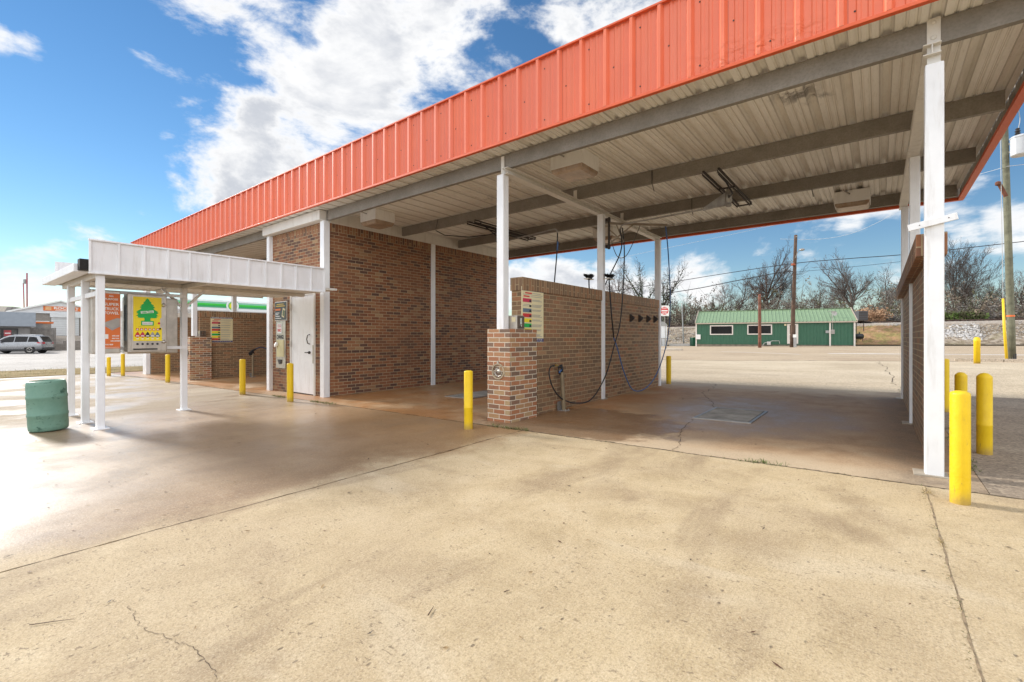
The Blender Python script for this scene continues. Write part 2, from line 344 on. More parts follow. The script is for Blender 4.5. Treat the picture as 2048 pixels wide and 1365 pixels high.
def bayfloor():
    t=NT('bay_floor_concrete'); o=t.pos(); sx=t.n('ShaderNodeSeparateXYZ',{0:o}); X=sx.outputs[0];Y=sx.outputs[1]
    A=t.noise(o,.7,5,.6,.5); B=t.noise(o,2.6,6,.65,.3); D=t.noise(o,75,4,.7); E=t.noise(o,14,5,.7)
    col=t.ramp(B,[(.28,(.33,.20,.105)),(.5,(.43,.28,.155)),(.75,(.51,.37,.225))])
    ds=t.n('ShaderNodeVectorMath',{0:t.map(o,(1,.75,0)),1:(-1.8,5.9,0)},operation='DISTANCE').outputs['Value']
    ds=t.math('ADD',ds,t.math('MULTIPLY',t.math('SUBTRACT',A,.5),1.6))
    col=t.mix(t.rng(ds,2.0,.5,0,.5),col,(.22,.13,.07))
    rust=t.math('MULTIPLY',t.rng(X,-2.7,-4.0),t.rng(A,.36,.60)); col=t.mix(t.math('MULTIPLY',rust,.8),col,(.40,.17,.05))
    fr=t.math('MULTIPLY',t.rng(t.math('ADD',Y,t.math('MULTIPLY',t.math('SUBTRACT',A,.5),1.6)),5.9,5.15),t.rng(X,-5.2,-3.5)); col=t.mix(t.math('MULTIPLY',fr,.75),col,(.54,.43,.295))
    bk=t.rng(t.math('ADD',Y,t.math('MULTIPLY',t.math('SUBTRACT',B,.5),1.5)),10.9,12.2); col=t.mix(t.math('MULTIPLY',bk,.7),col,(.50,.40,.275))
    edge=t.rng(X,-.25,.33); col=t.mix(t.math('MULTIPLY',edge,t.rng(B,.3,.65,.2,.75)),col,(.13,.09,.06))
    sd=t.n('ShaderNodeVectorMath',{0:t.map(o,(1,1,0)),1:(-2.0,9.2,0)},operation='DISTANCE').outputs['Value']
    d2=t.n('ShaderNodeVectorMath',{0:t.map(o,(.8,1,0)),1:(-2.75,6.0,0)},operation='DISTANCE').outputs['Value']; d2=t.math('ADD',d2,t.math('MULTIPLY',t.math('SUBTRACT',B,.5),1.3))
    wp=t.rng(d2,1.3,1.0); col=t.mix(t.math('MULTIPLY',wp,.72),col,(.15,.07,.027))
    soap=t.math('MULTIPLY',t.rng(sd,1.25,.2),t.rng(t.noise(o,3.6,7,.7,1.2),.47,.62)); col=t.mix(t.math('MULTIPLY',soap,.5),col,(.45,.40,.36))
    ag=t.n('ShaderNodeSeparateColor',{0:t.vor(o,95,out='Color')}).outputs[0]
    col=t.mix(t.math('MULTIPLY',t.rng(ag,.6,1.0),.22),col,(.6,.48,.33)); col=t.mix(t.math('MULTIPLY',t.rng(D,.5,.72),.45),col,(.09,.055,.03))
    pf=t.math('MULTIPLY',t.rng(t.vor(o,30),.15,.04),t.rng(E,.48,.62)); col=t.mix(t.math('MULTIPLY',pf,.6),col,(.08,.055,.035))
    wet=t.math('MAXIMUM',t.math('MAXIMUM',wp,t.rng(ds,2.0,.6)),t.math('MULTIPLY',t.rng(X,-4.4,-4.6),t.rng(A,.3,.5)))
    ro=t.math('ADD',t.math('MULTIPLY',t.rng(B,.35,.65,.30,.5),wet),t.math('MULTIPLY',t.math('SUBTRACT',1,wet),.7))
    return t.out(col,ro,0,t.bump(t.math('SUBTRACT',D,pf),.35,.005),.4)
BAYF=bayfloor()
def pavement(name,c0,c1,c2,sc_=.35,dark=(.16,.12,.09)):
    t=NT(name); o=t.pos(); A=t.noise(o,sc_,6,.65,.5); B=t.noise(t.map(o,(.35,1.8,1),rot=(0,0,R(8))),.7,6,.65,.4); D=t.noise(o,9,5,.75); E=t.noise(o,40,3,.7)
    c=t.ramp(A,[(.3,c0),(.5,c1),(.7,c2)]); c=t.mix(t.rng(B,.52,.72,0,.45),c,dark); c=t.mix(t.rng(B,.42,.28,0,.35),c,tuple(min(1,x*1.25) for x in c2))
    ag=t.n('ShaderNodeSeparateColor',{0:t.vor(o,48,out='Color')}).outputs[0]; c=t.mix(t.rng(ag,.6,1,0,.35),c,tuple(min(1,x*1.6) for x in c2)); c=t.mix(t.rng(ag,.3,0,0,.45),c,tuple(x*.5 for x in dark))
    c=t.mix(t.rng(D,.5,.75,0,.35),c,dark); c=t.mix(t.rng(E,.5,.75,0,.3),c,tuple(x*.6 for x in c1))
    return t.out(c,.85,0,t.bump(E,.3,.006),.25)
LOT=pavement('rear_lot_concrete',(.44,.35,.235),(.55,.45,.315),(.62,.52,.38),.25,(.26,.19,.13))
STREET=pavement('worn_street_asphalt',(.41,.305,.20),(.48,.37,.25),(.53,.42,.29),.2,(.22,.165,.13))
LEFTLOT=pavement('pale_grey_asphalt',(.36,.325,.285),(.43,.395,.355),(.50,.465,.425),.2,(.25,.22,.19))
SIDEW=pavement('side_yard_asphalt',(.22,.175,.13),(.29,.23,.17),(.36,.295,.215),.8,(.14,.11,.08))
def dirtmat():
    t=NT('dirt'); o=t.pos(); n=t.noise(o,1.5,6,.7); f=t.noise(o,40,4,.7)
    c=t.ramp(n,[(.3,(.07,.05,.03)),(.7,(.16,.12,.075))]); c=t.mix(t.rng(f,.4,.7,0,.5),c,(.045,.04,.02))
    return t.out(c,.95,0,t.bump(f,.5,.01),.15)
DIRT=dirtmat()
def grassy(name,a,b,c_):
    t=NT(name); o=t.pos(); n=t.noise(o,.9,6,.7); f=t.noise(o,22,4,.75)
    c=t.ramp(n,[(.3,a),(.52,b),(.72,c_)]); c=t.mix(t.rng(f,.4,.7,0,.55),c,tuple(x*.45 for x in a))
    return t.out(c,.95,0,t.bump(f,.6,.03),.15)
VERGE=grassy('dry_mown_grass',(.20,.145,.055),(.32,.235,.10),(.42,.32,.16))
BANKM=grassy('embankment_gravel_and_leaves',(.24,.18,.12),(.36,.29,.22),(.20,.19,.08))
BANKL=grassy('leafy_bank',(.30,.185,.09),(.26,.24,.09),(.40,.28,.16))
# ------------------------------------------------------------------ ground sheets
def grid_ground():
    xs=[-500,-300,-200,-140,-110,-80,-60,-45,-35,-30,-25,-20,-15,-10,-5,0,5,10,20,30,45,60,90,150,250,500]
    ys=[-500,-200,-80,-40,-20,-10,-5,0,5,10,15,20,27,35,45,55,62,80,90,120,200,500]
    V=[(x,y,gz(x,y)-.06) for y in ys for x in xs];n=len(xs)
    m=MB(); m.add(V,[(j*n+i,j*n+i+1,(j+1)*n+i+1,(j+1)*n+i) for j in range(len(ys)-1) for i in range(n-1)])
    return m
tag(grid_ground().build('ground',DIRT,smooth=True),kind='structure')
def slab(name,pts,mat,top=0.0,jit=.006,thick=.055,step=.12,edges=None):
    """a paving slab on the sloping site plane; `edges` = indices of sides given a crumbled edge"""
    P=[];n=len(pts);r=random.Random(len(name)+n)
    for i in range(n):
        a=Vector((*pts[i],0));b=Vector((*pts[(i+1)%n],0));P.append(a)
        if edges and i in edges:
            k=int((b-a).length/step);d=(b-a).normalized();pp=Vector((-d.y,d.x,0));w=0
            for j in range(1,k):
                w=w*.7+r.gauss(0,jit)
                P.append(a+(b-a)*((j+r.uniform(-.3,.3))/k)+pp*w)
    m=MB();k=len(P)
    T=[Vector((p.x,p.y,gz(p.x,p.y)+top)) for p in P]
    m.add([p-Vector((0,0,thick)) for p in T]+T,[tuple(range(k,2*k))]+[(i,(i+1)%k,k+(i+1)%k,k+i) for i in range(k)])
    return tag(m.build(name,mat,uv=False),kind='structure')
JX=-3.72
slab('concrete_apron',[(JX+.004,-6),(.2685,-6),(.2915,4.99),(JX+.008,4.95)],CONC,edges=(2,3))
slab('concrete_apron',[(.2715,-6),(12,-6),(12,5.16),(.2945,4.995)],CONC,edges=(2,))
slab('concrete_apron',[(-24.9,-9),(JX-.008,-9),(JX-.010,4.945),(-24.9,4.78)],CONC,edges=(1,2))
slab('bay_floor',[(-24.9,4.81),(JX,4.975),(.66,5.02),(.66,12.55),(-24.9,12.55)],BAYF,edges=(0,1))
slab('side_yard',[(.665,5.02),(12,5.19),(12,12.8),(.665,12.55)],SIDEW,edges=(0,))
slab('rear_lot',[(-24.9,12.56),(.665,12.56),(12,12.81),(40,12.81),(40,27.2),(2.6,27.2),(-2,26.0),(-5.5,24.2),(-24.9,22.5)],LOT,edges=(4,5,6,7))
slab('street',[(-24.9,22.6),(-5.5,24.3),(-2,26.1),(2.6,27.3),(60,27.3),(60,64),(-24.9,58)],STREET,top=-.02,thick=.03)
m=MB()
ys=[-60,-30,-15,-5,5,15,30,60,90];xs=[-25,-31.2]
slab('left_street',[(-110,-60),(-31,-60),(-31,-5),(-30.2,4),(-28.8,9),(-27,16),(-25,22),(-25,60),(-110,60)],LEFTLOT,edges=(2,3,4,5))
slab('grass_verge',[(-31,-60),(-25.0,-60),(-25.0,21.9),(-27,15.9),(-28.75,9),(-30.15,4),(-30.95,-5)],VERGE,top=.02,thick=.07,edges=(1,2,3,4,5))
# far street extra: kerb, islands, stripes, patches
m=MB(); 
for i in range(16):
    x0=2.6+i*1.5; m.prism([(x0,27.9,gz(x0,27.9)-.05),(x0+1.46,27.9,gz(x0+1.5,27.9)-.05),(x0+1.46,27.9,gz(x0+1.5,28)+.11),(x0,27.9,gz(x0,28)+.11)],(0,.22,0))
KERBM=pavement('kerb_concrete',(.45,.37,.27),(.52,.44,.34),(.58,.5,.4),.8)
tag(m.build('kerb',KERBM),kind='structure')
def ribbon(m,path,w,up=.0045,jit=0,mi=0):
    r=random.Random(3);L=[];P=[Vector((*p,0)) for p in path];k=len(P)
    for i,p in enumerate(P):
        d=(P[min(i+1,k-1)]-P[max(i-1,0)]).normalized();q=Vector((-d.y,d.x,0));ww=w*(1+r.uniform(-jit,jit))/2
        for s in(-1,1):
            v=p+q*s*ww;L.append((v.x,v.y,gz(v.x,v.y)+up))
    m.add(L,[(2*i,2*i+1,2*i+3,2*i+2) for i in range(k-1)],mi)
STRIPE=pavement('worn_white_road_paint',(.62,.57,.5),(.68,.64,.58),(.75,.71,.66),.9,(.45,.38,.3))
def curve(a,b,n,bow=0,jit=0,seed=1):
    r=random.Random(seed);a=Vector((*a,0));b=Vector((*b,0));d=(b-a);q=Vector((-d.y,d.x,0)).normalized()
    return [(a+d*(i/n)+q*(bow*math.sin(math.pi*i/n)+(r.gauss(0,jit) if 0<i<n else 0))).to_2d() for i in range(n+1)]
m=MB(); ribbon(m,curve((-9.6,38.3),(-3.9,34.4),12,.35),.28,-.014)
tag(m.build('road_marking',STRIPE,uv=False),kind='structure')
m=MB(); ribbon(m,curve((-2.6,36.4),(7,36.8),14,.2,.05),.9,-.013,.3)
tag(m.build('road_marking',STRIPE,uv=False),kind='structure')
CRACKM=paint('crack_dirt',(.12,.085,.055),.95,.3)
def crack(path,w,up=.003):
    m=MB(); ribbon(m,path,w,up,.75); return tag(m.build('pavement_crack',CRACKM,uv=False),kind='structure')
def wander(pts,n,jit,seed):
    r=random.Random(seed);out=[]
    for i in range(len(pts)-1):
        a=Vector(pts[i]);b=Vector(pts[i+1]);d=b-a;q=Vector((-d.y,d.x)).normalized();w=0
        for j in range(n):
            w=w*.6+r.gauss(0,jit);out.append(a+d*(j/n)+q*w*(1 if j else 0))
    out.append(Vector(pts[-1]));return out
m=MB(); ribbon(m,[(.2698+.00209*(y+6)+.003*math.sin(y*9)+.002*math.sin(y*31),y) for y in [-5.8+.06*i for i in range(180)]],.0085,.0012,.9); tag(m.build('joint_dirt',paint('joint_dirt',(.32,.235,.14),.95,.35,scale=20),uv=False),kind='structure')
m=MB(); ribbon(m,wander([(-24.8,4.795),(-3.72,4.96),(.64,5.005),(11.9,5.175)],160,.006,31),.018,.0015,.9); tag(m.build('joint_dirt',paint('joint_dirt_dark',(.115,.085,.045),.95,.4,scale=14),uv=False),kind='structure')
m=MB(); ribbon(m,wander([(JX,4.93),(JX,-3)],120,.006,33),.007,.0015,.95); tag(m.build('joint_dirt',paint('joint_dirt_brown',(.19,.13,.075),.95,.4,scale=14),uv=False),kind='structure')
crack(wander([(-1.72,5.0),(-1.86,5.6),(-2.05,6.3),(-2.15,7.1)],14,.014,1),.006)
crack(wander([(-2.2,8.4),(-2.55,9.3),(-3.0,10.4),(-3.1,11.7),(-3.3,12.5)],14,.02,2),.010)
crack(wander([(-2.78,.66),(-2.74,.59),(-2.51,.59),(-2.30,.64),(-2.19,.67),(-1.95,.68),(-1.8,.62)],12,.006,4),.0016)
crack(wander([(.30,12.6),(.28,16),(.22,22),(.0,26)],12,.05,5),.016)
crack(wander([(-9,33.5),(-4,31.5),(0,32.2),(6,33.8)],12,.12,6),.08,-.014)
crack(wander([(-25.0,22.7),(-5.5,24.35),(-2,26.15),(2.6,27.35)],12,.05,8),.16,.004)
crack(wander([(-40,-6),(-38.4,2.7),(-37.8,10),(-36,20)],12,.06,7),.10)
# ------------------------------------------------------------------ car-wash building
ZB,ZT=3.74,3.95      # purlin bottom / top
XL,XR,YF,YR=-23.2,1.18,5.14,11.92
cw=thing('car_wash_building',(-9.4,5.42,gz(-9.4,5.42)),'self-service car wash with long red ribbed fascia, open bays and a brick equipment room','car wash')
def ribprofile(x0,x1,per,ribw,ribt,ribh,minor=.006):
    """points (x, height) of a ribbed sheet"""
    out=[];x=x0
    while x<x1-1e-6:
        out+= [(x,0),(x+.012,ribh)] if False else []
        b=(per-ribw)
        out+=[(x,0)]
        for k in (1,2):
            c=x+b*k/3; out+=[(c-.022,0),(c-.012,minor),(c+.012,minor),(c+.022,0)]
        out+=[(x+b,0),(x+b+(ribw-ribt)/2,ribh),(x+b+(ribw+ribt)/2,ribh)]
        x+=per
    out.append((x1,0)); return [p for p in out if p[0]<=x1+1e-6]
PER=.333
pr=ribprofile(XL,XR,PER,.085,.034,.043,.008)
# front fascia: ribs stand out towards -Y
def fascia_sheet(m,prof,fn,z0,z1,mi=0):
    L=[]
    for x,h in prof: L+= [fn(x,h,z0),fn(x,h,z1)]
    m.add(L,[(2*i,2*i+2,2*i+3,2*i+1) for i in range(len(prof)-1)],mi)
F0,F1=3.99,4.92
BACK=paint('sheet_back_primer',(.34,.31,.26),.6,.15)
m=MB(); fascia_sheet(m,pr,lambda x,h,z:(x,YF-h,z),F0,F1,0); fascia_sheet(m,[(x,h) for x,h in pr],lambda x,h,z:(x,YF+.006-h,z),F0,F1,1)
for i,x in enumerate([XL+PER*k+.055 for k in range(73)]):
    for z in (4.10,4.44,4.78):
        if (i+int(z*10))%2==0: m.lathe((x,YF-.001,z),[(.009,0),(.009,.004)],6,2,(0,-1,0))
fr=m.build('fascia',[REDM,BACK,DARK],cw)
m=MB(); m.box(XL,XR+.045,YF-.046,YF+.008,F0-.036,F0-.003); m.box(XL,XR+.045,YF-.046,YF+.03,F1+.004,F1+.030)
m.build('trim',REDT,cw,bevel=.004)
m=MB(); fascia_sheet(m,pr,lambda x,h,z:(x,YR+h,z),3.80,F1,0); fascia_sheet(m,pr,lambda x,h,z:(x,YR-.006+h,z),3.80,F1,1); m.build('fascia',[REDM,BACK],cw)
m=MB(); m.box(XL,XR+.045,YR-.03,YR+.05,3.745,3.797); m.box(XL,XR+.045,YR-.03,YR+.05,F1+.004,F1+.045); m.build('trim',REDT,cw)
pr2=ribprofile(YF+.04,YR-.04,PER,.085,.034,.034)
for xx,s in ((XR,1),(XL,-1)):
    m=MB(); fascia_sheet(m,pr2,lambda x,h,z:(xx+s*h,x,z),3.80,F1,0); fascia_sheet(m,pr2,lambda x,h,z:(xx+s*(h-.006),x,z),3.80,F1,1); m.build('fascia',[REDM,BACK],cw)
    m=MB(); m.box(min(xx-.03*s,xx+.05*s),max(xx-.03*s,xx+.05*s),YF+.032,YR-.032,3.745,3.797); m.box(min(xx-.03*s,xx+.05*s),max(xx-.03*s,xx+.05*s),YF+.042,YR-.032,F1+.004,F1+.045); m.build('trim',REDT,cw)
# deck
m=MB(); L=[]
pd=ribprofile(XL,XR-.012,PER,.105,.05,.055,.013)
fascia_sheet(m,pd,lambda x,h,z:(x,YF+.012 if z==0 else YR-.012,3.962+h),0,1)
fascia_sheet(m,pd,lambda x,h,z:(x,YF+.012 if z==0 else YR-.012,3.972+h),0,1)
m.build('roof_deck',DECK,cw)
# purlins (C section)
def cee(m,x0,x1,y,z0,z1,w=.065,t=.008,lip=.02):
    m.box(x0,x1,y,y+t,z0,z1); m.box(x0,x1,y+t,y+w,z0,z0+t); m.box(x0,x1,y+t,y+w,z1-t,z1); m.box(x0,x1,y+w-t,y+w,z0+t,z0+lip+t); m.box(x0,x1,y+w-t,y+w,z1-lip-t,z1-t)
PY=[5.44,7.44,9.42,11.52]
for y in PY:
    for a,b in ((-9.38,1.10),(XL+.05,-12.04)):
        m=MB(); cee(m,a,b,y,ZB,ZT+.004); m.build('purlin',PURL,cw)
# beams over the divider rows
def ibeam(m,x,y0,y1,z0,z1,w=.09,t=.01):
    m.box(x-w/2,x+w/2,y0,y1,z0,z0+t); m.box(x-w/2,x+w/2,y0,y1,z1-t,z1); m.box(x-t/2,x+t/2,y0,y1,z0+t,z1-t)
for x in (-4.38,.36,-17.6,-22.2):
    m=MB(); ibeam(m,x,5.38,11.62,3.64,ZB-.004,.12); m.build('beam',CREAM,cw,bevel=.003)
# clips holding purlins on the beams
for x in (-4.38,.36):
    for y in PY[1:3]:
        m=MB(); m.box(x-.035,x+.035,y-.012,y-.003,3.70,3.90); m.build('clip',CREAM,cw)
# room beams (boxed, cream)
m=MB(); m.box(-9.42,-9.375,5.46,11.55,3.725,3.95); m.box(-9.46,-9.3755,5.46,11.55,3.70,3.724); m.build('beam',CREAM,cw,bevel=.003)
m=MB(); m.box(-12.12,-9.42,5.28,5.45,3.735,3.95); m.build('beam',CREAM,cw,bevel=.008)
m=MB(); m.box(-12.04,-12.0,5.46,11.55,3.725,3.95); m.build('beam',CREAM,cw)
# posts
def post(x0,x1,y0,y1,z0,z1,plate=True,mat=WHITE,platez=None):
    m=MB(); m.box(x0,x1,y0,y1,z0,z1); p=m.build('post',mat,cw,bevel=.008)
    if plate:
        c=((x0+x1)/2,(y0+y1)/2);q=MB();g=gz(*c)+.0 if platez is None else platez
        q.box(x0-.075,x1+.03,y0-.03,y1+.05,g-.03,g+.012); q.build('base_plate',paint('plate',(.42,.37,.3),.6,.2) if 'plate' not in MAT else MAT['plate'],p,bevel=.003)
    return p
MAT['plate']=paint('weathered_base_plate',(.42,.36,.28),.65,.2)
G=lambda x,y:gz(x,y)
pR=post(.312,.435,5.36,5.50,G(.37,5.4)-.02,3.55)
m=MB(); m.box(.328,.418,5.43,5.439,3.45,3.97); m.box(.328,.418,5.375,5.43,3.45,3.56)
m.lathe((.372,5.43,3.93),[(.016,0),(.016,.008),(.008,.012)],8,0,(0,-1,0)); m.lathe((.372,5.43,3.80),[(.022,0),(.022,.008),(.008,.014)],8,0,(0,-1,0)); m.build('post_bracket',CREAM,cw,bevel=.002)
m=MB(); m.bar((.20,5.345,2.155),(.515,5.345,2.215),.022,.056); 
m.lathe((.275,5.334,2.168),[(.005,0),(.005,.003)],6,1,(0,-1,0)); m.lathe((.46,5.334,2.205),[(.005,0),(.005,.003)],6,1,(0,-1,0)); m.build('post_strap',[WHITE,DARK],cw,bevel=.003)
for y in (8.28,11.32): post(.325,.435,y,y+.14,G(.37,y)-.02,3.64)
post(-4.52,-4.39,5.36,5.49,1.30,3.64,False)
m=MB(); m.box(-4.485,-4.425,5.42,5.436,3.60,3.93); m.build('post_bracket',CREAM,cw,bevel=.002)
for y in (8.30,11.32): post(-4.395,-4.264,y,y+.10,G(-4.4,y)-.02,3.64,y<9)
post(-17.80,-17.64,5.5,5.63,1.25,3.64,False); post(-17.7,-17.52,8.3,8.45,G(-17.6,8.3),3.64); post(-17.7,-17.52,11.3,11.45,G(-17.6,11),3.64)
post(-22.62,-22.2,5.36,5.5,G(-22.4,5.4)-.02,3.64); post(-22.28,-22.10,8.4,8.55,G(-22,8.4),3.64); post(-22.28,-22.1,11.3,11.45,G(-22,11),3.64)
# ---- equipment room (bricks)
g0=G(-10.7,5.4)-.05
def room_wall(name,box,courses,cap):
    m=MB(); m.box(*box[:4],g0,courses); w=m.build(name,BR_ROOM,cw)
    c=MB(); c.box(*cap,courses+.001,3.735); c.build('soldier_course',BR_ROOM,w,swap=True); return w
SC=3.735-.205
m=MB()                                   # front wall with a door opening
m.box(-12.0,-11.0,5.45,5.66,g0,SC); m.box(-9.88,-9.41,5.45,5.66,g0,SC); m.box(-11.0,-9.88,5.45,5.66,2.215,SC)
w=m.build('brick_wall',BR_ROOM,cw); c=MB(); c.box(-12.0,-9.41,5.448,5.66,SC+.001,3.733); c.build('soldier_course',BR_ROOM,w,swap=True)
m=MB(); m.box(-9.60,-9.40,5.662,11.45,g0-.03,SC); w=m.build('brick_wall',BR_ROOM,cw); c=MB(); c.box(-9.60,-9.398,5.662,11.45,SC+.001,3.722); c.build('soldier_course',BR_ROOM,w,swap=True)
m=MB(); m.box(-12.02,-11.82,5.662,11.45,g0-.03,SC); w=m.build('brick_wall',BR_ROOM,cw); c=MB(); c.box(-12.022,-11.82,5.662,11.45,SC+.001,3.722); c.build('soldier_course',BR_ROOM,w,swap=True)
m=MB(); m.box(-12.0,-9.42,11.452,11.65,g0-.03,3.72); m.build('brick_wall',BR_ROOM,cw)
m=MB(); m.box(-9.54,-9.382,5.36,5.50,G(-9.4,5.4)-.02,3.73); m.build('corner_post',WHITE,cw,bevel=.006)
m=MB(); m.box(-12.07,-11.93,5.36,5.50,G(-12,5.4)-.02,3.73); m.build('corner_post',WHITE,cw,bevel=.006)
m=MB(); m.box(-9.42,-9.372,8.42,8.56,G(-9.4,8.5)-.02,3.698); m.build('wall_post',WHITE,cw,bevel=.005)
# dark inside
# door
dz=G(-10.4,5.4)
d=MB(); d.box(-10.945,-9.935,5.432,5.475,dz+.025,2.16); door=d.build('door',paint('worn_white_door',(.85,.85,.86),.33,.05,(.45,.37,.3),.25),cw,bevel=.004)
f=MB(); f.box(-11.0,-10.95,5.42,5.5,dz-.02,2.215); f.box(-9.93,-9.88,5.42,5.5,dz-.02,2.215); f.box(-10.949,-9.931,5.42,5.5,2.165,2.215); f.build('door_frame',CREAM,door,bevel=.004)
h=MB(); h.tube([(-10.10,5.432,1.27),(-10.12,5.39,1.25),(-10.15,5.385,1.16),(-10.12,5.39,1.07),(-10.10,5.432,1.05)],.011,8); h.build('handle',DARK,door,smooth=True)
h=MB(); h.lathe((-10.10,5.43,.86),[(.035,0),(.03,.03),(.012,.035),(.012,.06)],12,0,(0,-1,0)); h.bar((-10.10,5.37,.86),(-10.2,5.37,.86),.02,.02); h.build('lever',DARK,door)
h=MB(); h.box(-9.955,-9.915,5.412,5.419,.62,1.03); h.build('latch_guard',STEEL,door)
for z in (1.93,1.05,.12):
    h=MB(); h.box(-10.985,-10.925,5.411,5.4195,z-.07,z+.07); h.tube([(-10.955,5.412,z-.075),(-10.955,5.412,z+.075)],.01,8); h.build('hinge',CREAM,door)
d=MB(); d.box(-10.92,-9.95,5.44,5.46,dz-.02,dz+.024); d.build('threshold',DARK,door)
# ---- poster beside the door
ps=thing('poster',(-11.46,5.44,1.84),'dark framed advertising poster on brick above the change machine','poster')
m=MB(); m.box(-11.765,-11.165,5.425,5.449,1.61,2.08); m.build('frame',CREAM,ps,bevel=.003)
m=MB(); m.box(-11.745,-11.185,5.42,5.4245,1.63,2.06); m.build('panel',paint('poster_black_green',(.035,.045,.04),.4,.4),ps)
m=MB()
for k,(x0,x1,z,hh) in enumerate(((-11.66,-11.30,2.01,.022),(-11.70,-11.24,1.965,.028))): m.box(x0,x1,5.4175,5.4198,z-hh/2,z+hh/2)
m.build('lettering',GOLDP,ps)
m=MB(); m.box(-11.72,-11.46,5.4175,5.4198,1.86,1.905); m.build('orange_bar',ORANP,ps)
for z,a in ((1.80,.2),(1.76,.15),(1.72,.22),(1.67,.3)):
    m=MB(); m.box(-11.72,-11.72+a,5.4175,5.4198,z-.008,z+.008); m.build('lettering',WHITEP,ps)
m=MB(); m.obox((-11.31,5.4185,1.80),(.062,0,-.02),(0,.0012,0),(.03,0,.105)); m.build('card_picture',PAPER,ps)
m=MB(); m.obox((-11.30,5.4168,1.79),(.04,0,-.013),(0,.0008,0),(.02,0,.065)); m.build('card_picture',paint('card_green',(.10,.16,.06),.5,.2),ps)
# ---- change machine
cm=thing('change_machine',(-11.47,5.44,1.05),'tall stainless change machine set in brick left of the white door','change machine')
m=MB(); m.box(-11.715,-11.235,5.425,5.4495,.45,1.60); m.build('body',STEEL,cm,bevel=.006)
m=MB(); m.box(-11.64,-11.40,5.419,5.4235,1.30,1.54); m.build('notice',WHITEP,cm)
for s,z,sz in (('COINS & BILLS',1.505,.03),('TOKENS',1.46,.035),): text('lettering',s,sz,(-11.52,5.418,z),(1,0,0),(0,0,1),REDP,cm,fit=.19)
text('lettering','ONLY',.095,(-11.52,5.418,1.375),(1,0,0),(0,0,1),REDP,cm,fit=.20,bold=.003)
text('lettering','CHANGE',.13,(-11.49,5.4235,1.21),(1,0,0),(0,0,1),BLACKP,cm,fit=.36,bold=.004)
m=MB(); m.box(-11.66,-11.29,5.412,5.4245,.73,1.14); m.build('front_plate',paint('pale_yellow_plate',(.62,.55,.30),.5,.1),cm,bevel=.004)
m=MB(); m.lathe((-11.61,5.411,1.03),[(.055,0),(.058,.02),(.045,.045),(.015,.05)],14,0,(0,-1,0)); m.obox((-11.65,5.385,1.0),(.03,0,0),(0,.02,0),(0,0,.04)); m.build('bill_slot_cover',WHITEP,cm,smooth=True)
m=MB(); m.prism([(-11.58,5.424,.66),(-11.40,5.424,.66),(-11.43,5.424,.56),(-11.52,5.424,.55)],(0,-.02,0)); m.build('coin_tray',DARK,cm)
# ------------------------------------------------------------------ divider walls
def divider(name,x0,x1,y0,y1,top,label,pier=None,mat=BR_DIV,over=.02,cap=True,pmat=BR_PIER):
    cx=(x0+x1)/2; t=thing(name,(cx,y0,gz(cx,y0)),label,'brick wall')
    m=MB(); a=gz(cx,y0)-.08; m.box(x0,x1,y0,y1,a,top-.201); m.build('wall',mat,t)
    m=MB(); m.box(x0-over,x1+over,y0-over,y1+over,top-.2,top); m.build('cap_course',mat,t,swap=True,bevel=.006)
    if pier:
        p=MB(); p.box(pier[0],pier[1],pier[2],pier[3],gz(pier[0],pier[2])-.06,pier[4]); pp=p.build('pier',pmat,t,bevel=.007)
        return t,pp
    return t,None
wM,pierM=divider('divider_wall',-4.50,-4.30,5.953,11.46,2.13,'brown brick bay wall with mixed-brick pier carrying a round vault door',(-4.63,-4.195,5.27,5.95,1.325))
m=MB(); m.box(-4.50,-4.30,5.70,5.95,1.33,1.928); m.build('wall',BR_DIV,wM); m=MB(); m.box(-4.52,-4.28,5.69,5.93,1.929,2.13); m.build('cap_course',BR_DIV,wM,swap=True)
# vault door
m=MB(); c=(-4.41,5.27,.70); m.lathe(c,[(.118,.0),(.118,.018),(.098,.018),(.098,-.02),(.0,-.02)],28,0,(0,-1,0),capb=False,capt=False)
v=m.build('vault_door',paint('vault_plate',(.42,.33,.22),.55,.2),pierM)
m=MB(); m.lathe((-4.40,5.285,.70),[(.035,0),(.035,.02),(.015,.03)],12,0,(0,-1,0)); m.tube([(-4.47,5.262,.69),(-4.46,5.258,.65),(-4.40,5.255,.625),(-4.35,5.258,.64),(-4.34,5.262,.69)],.008,6); m.obox((-4.44,5.268,.735),(.02,0,.012),(0,.006,0),(-.006,0,.012)); m.build('lock',STEEL,v)
m=MB(); m.obox((-4.415,5.264,.835),(.014,0,0),(0,.008,0),(0,0,.02)); m.build('hasp',STEEL,v)
wL,pierL=divider('divider_wall',-17.72,-17.52,5.98,11.46,2.08,'shaded brown brick bay wall beyond the white door with a notched pier',(-17.93,-17.42,5.35,5.975,1.22))
m=MB(); m.box(-17.72,-17.52,5.66,5.975,1.225,1.878); m.build('wall',BR_DIV,wL); m=MB(); m.box(-17.74,-17.5,5.645,5.958,1.879,2.08); m.build('cap_course',BR_DIV,wL,swap=True)
m=MB(); m.lathe((-17.67,5.35,.70),[(.118,.0),(.118,.018),(.098,.018),(.098,-.02),(.0,-.02)],20,0,(0,-1,0),capb=False,capt=False); m.build('vault_door',DARK,pierL)
tR=thing('divider_wall',(.41,5.6,gz(.41,5.6)),'brick wall on the far right side behind the tall white front post','brick wall')
m=MB(); m.box(.355,.455,5.60,11.46,gz(.4,5.6)-.08,1.93); m.build('wall',BR_DIV,tR)
m=MB(); m.box(.262,.472,5.56,11.5,1.931,2.13); m.build('cap_course',BR_ROOM,tR,swap=True,bevel=.006)
divider('divider_wall',-22.35,-22.12,5.52,11.46,2.02,'low brick end wall at the left end behind the vending shelter',over=.0)
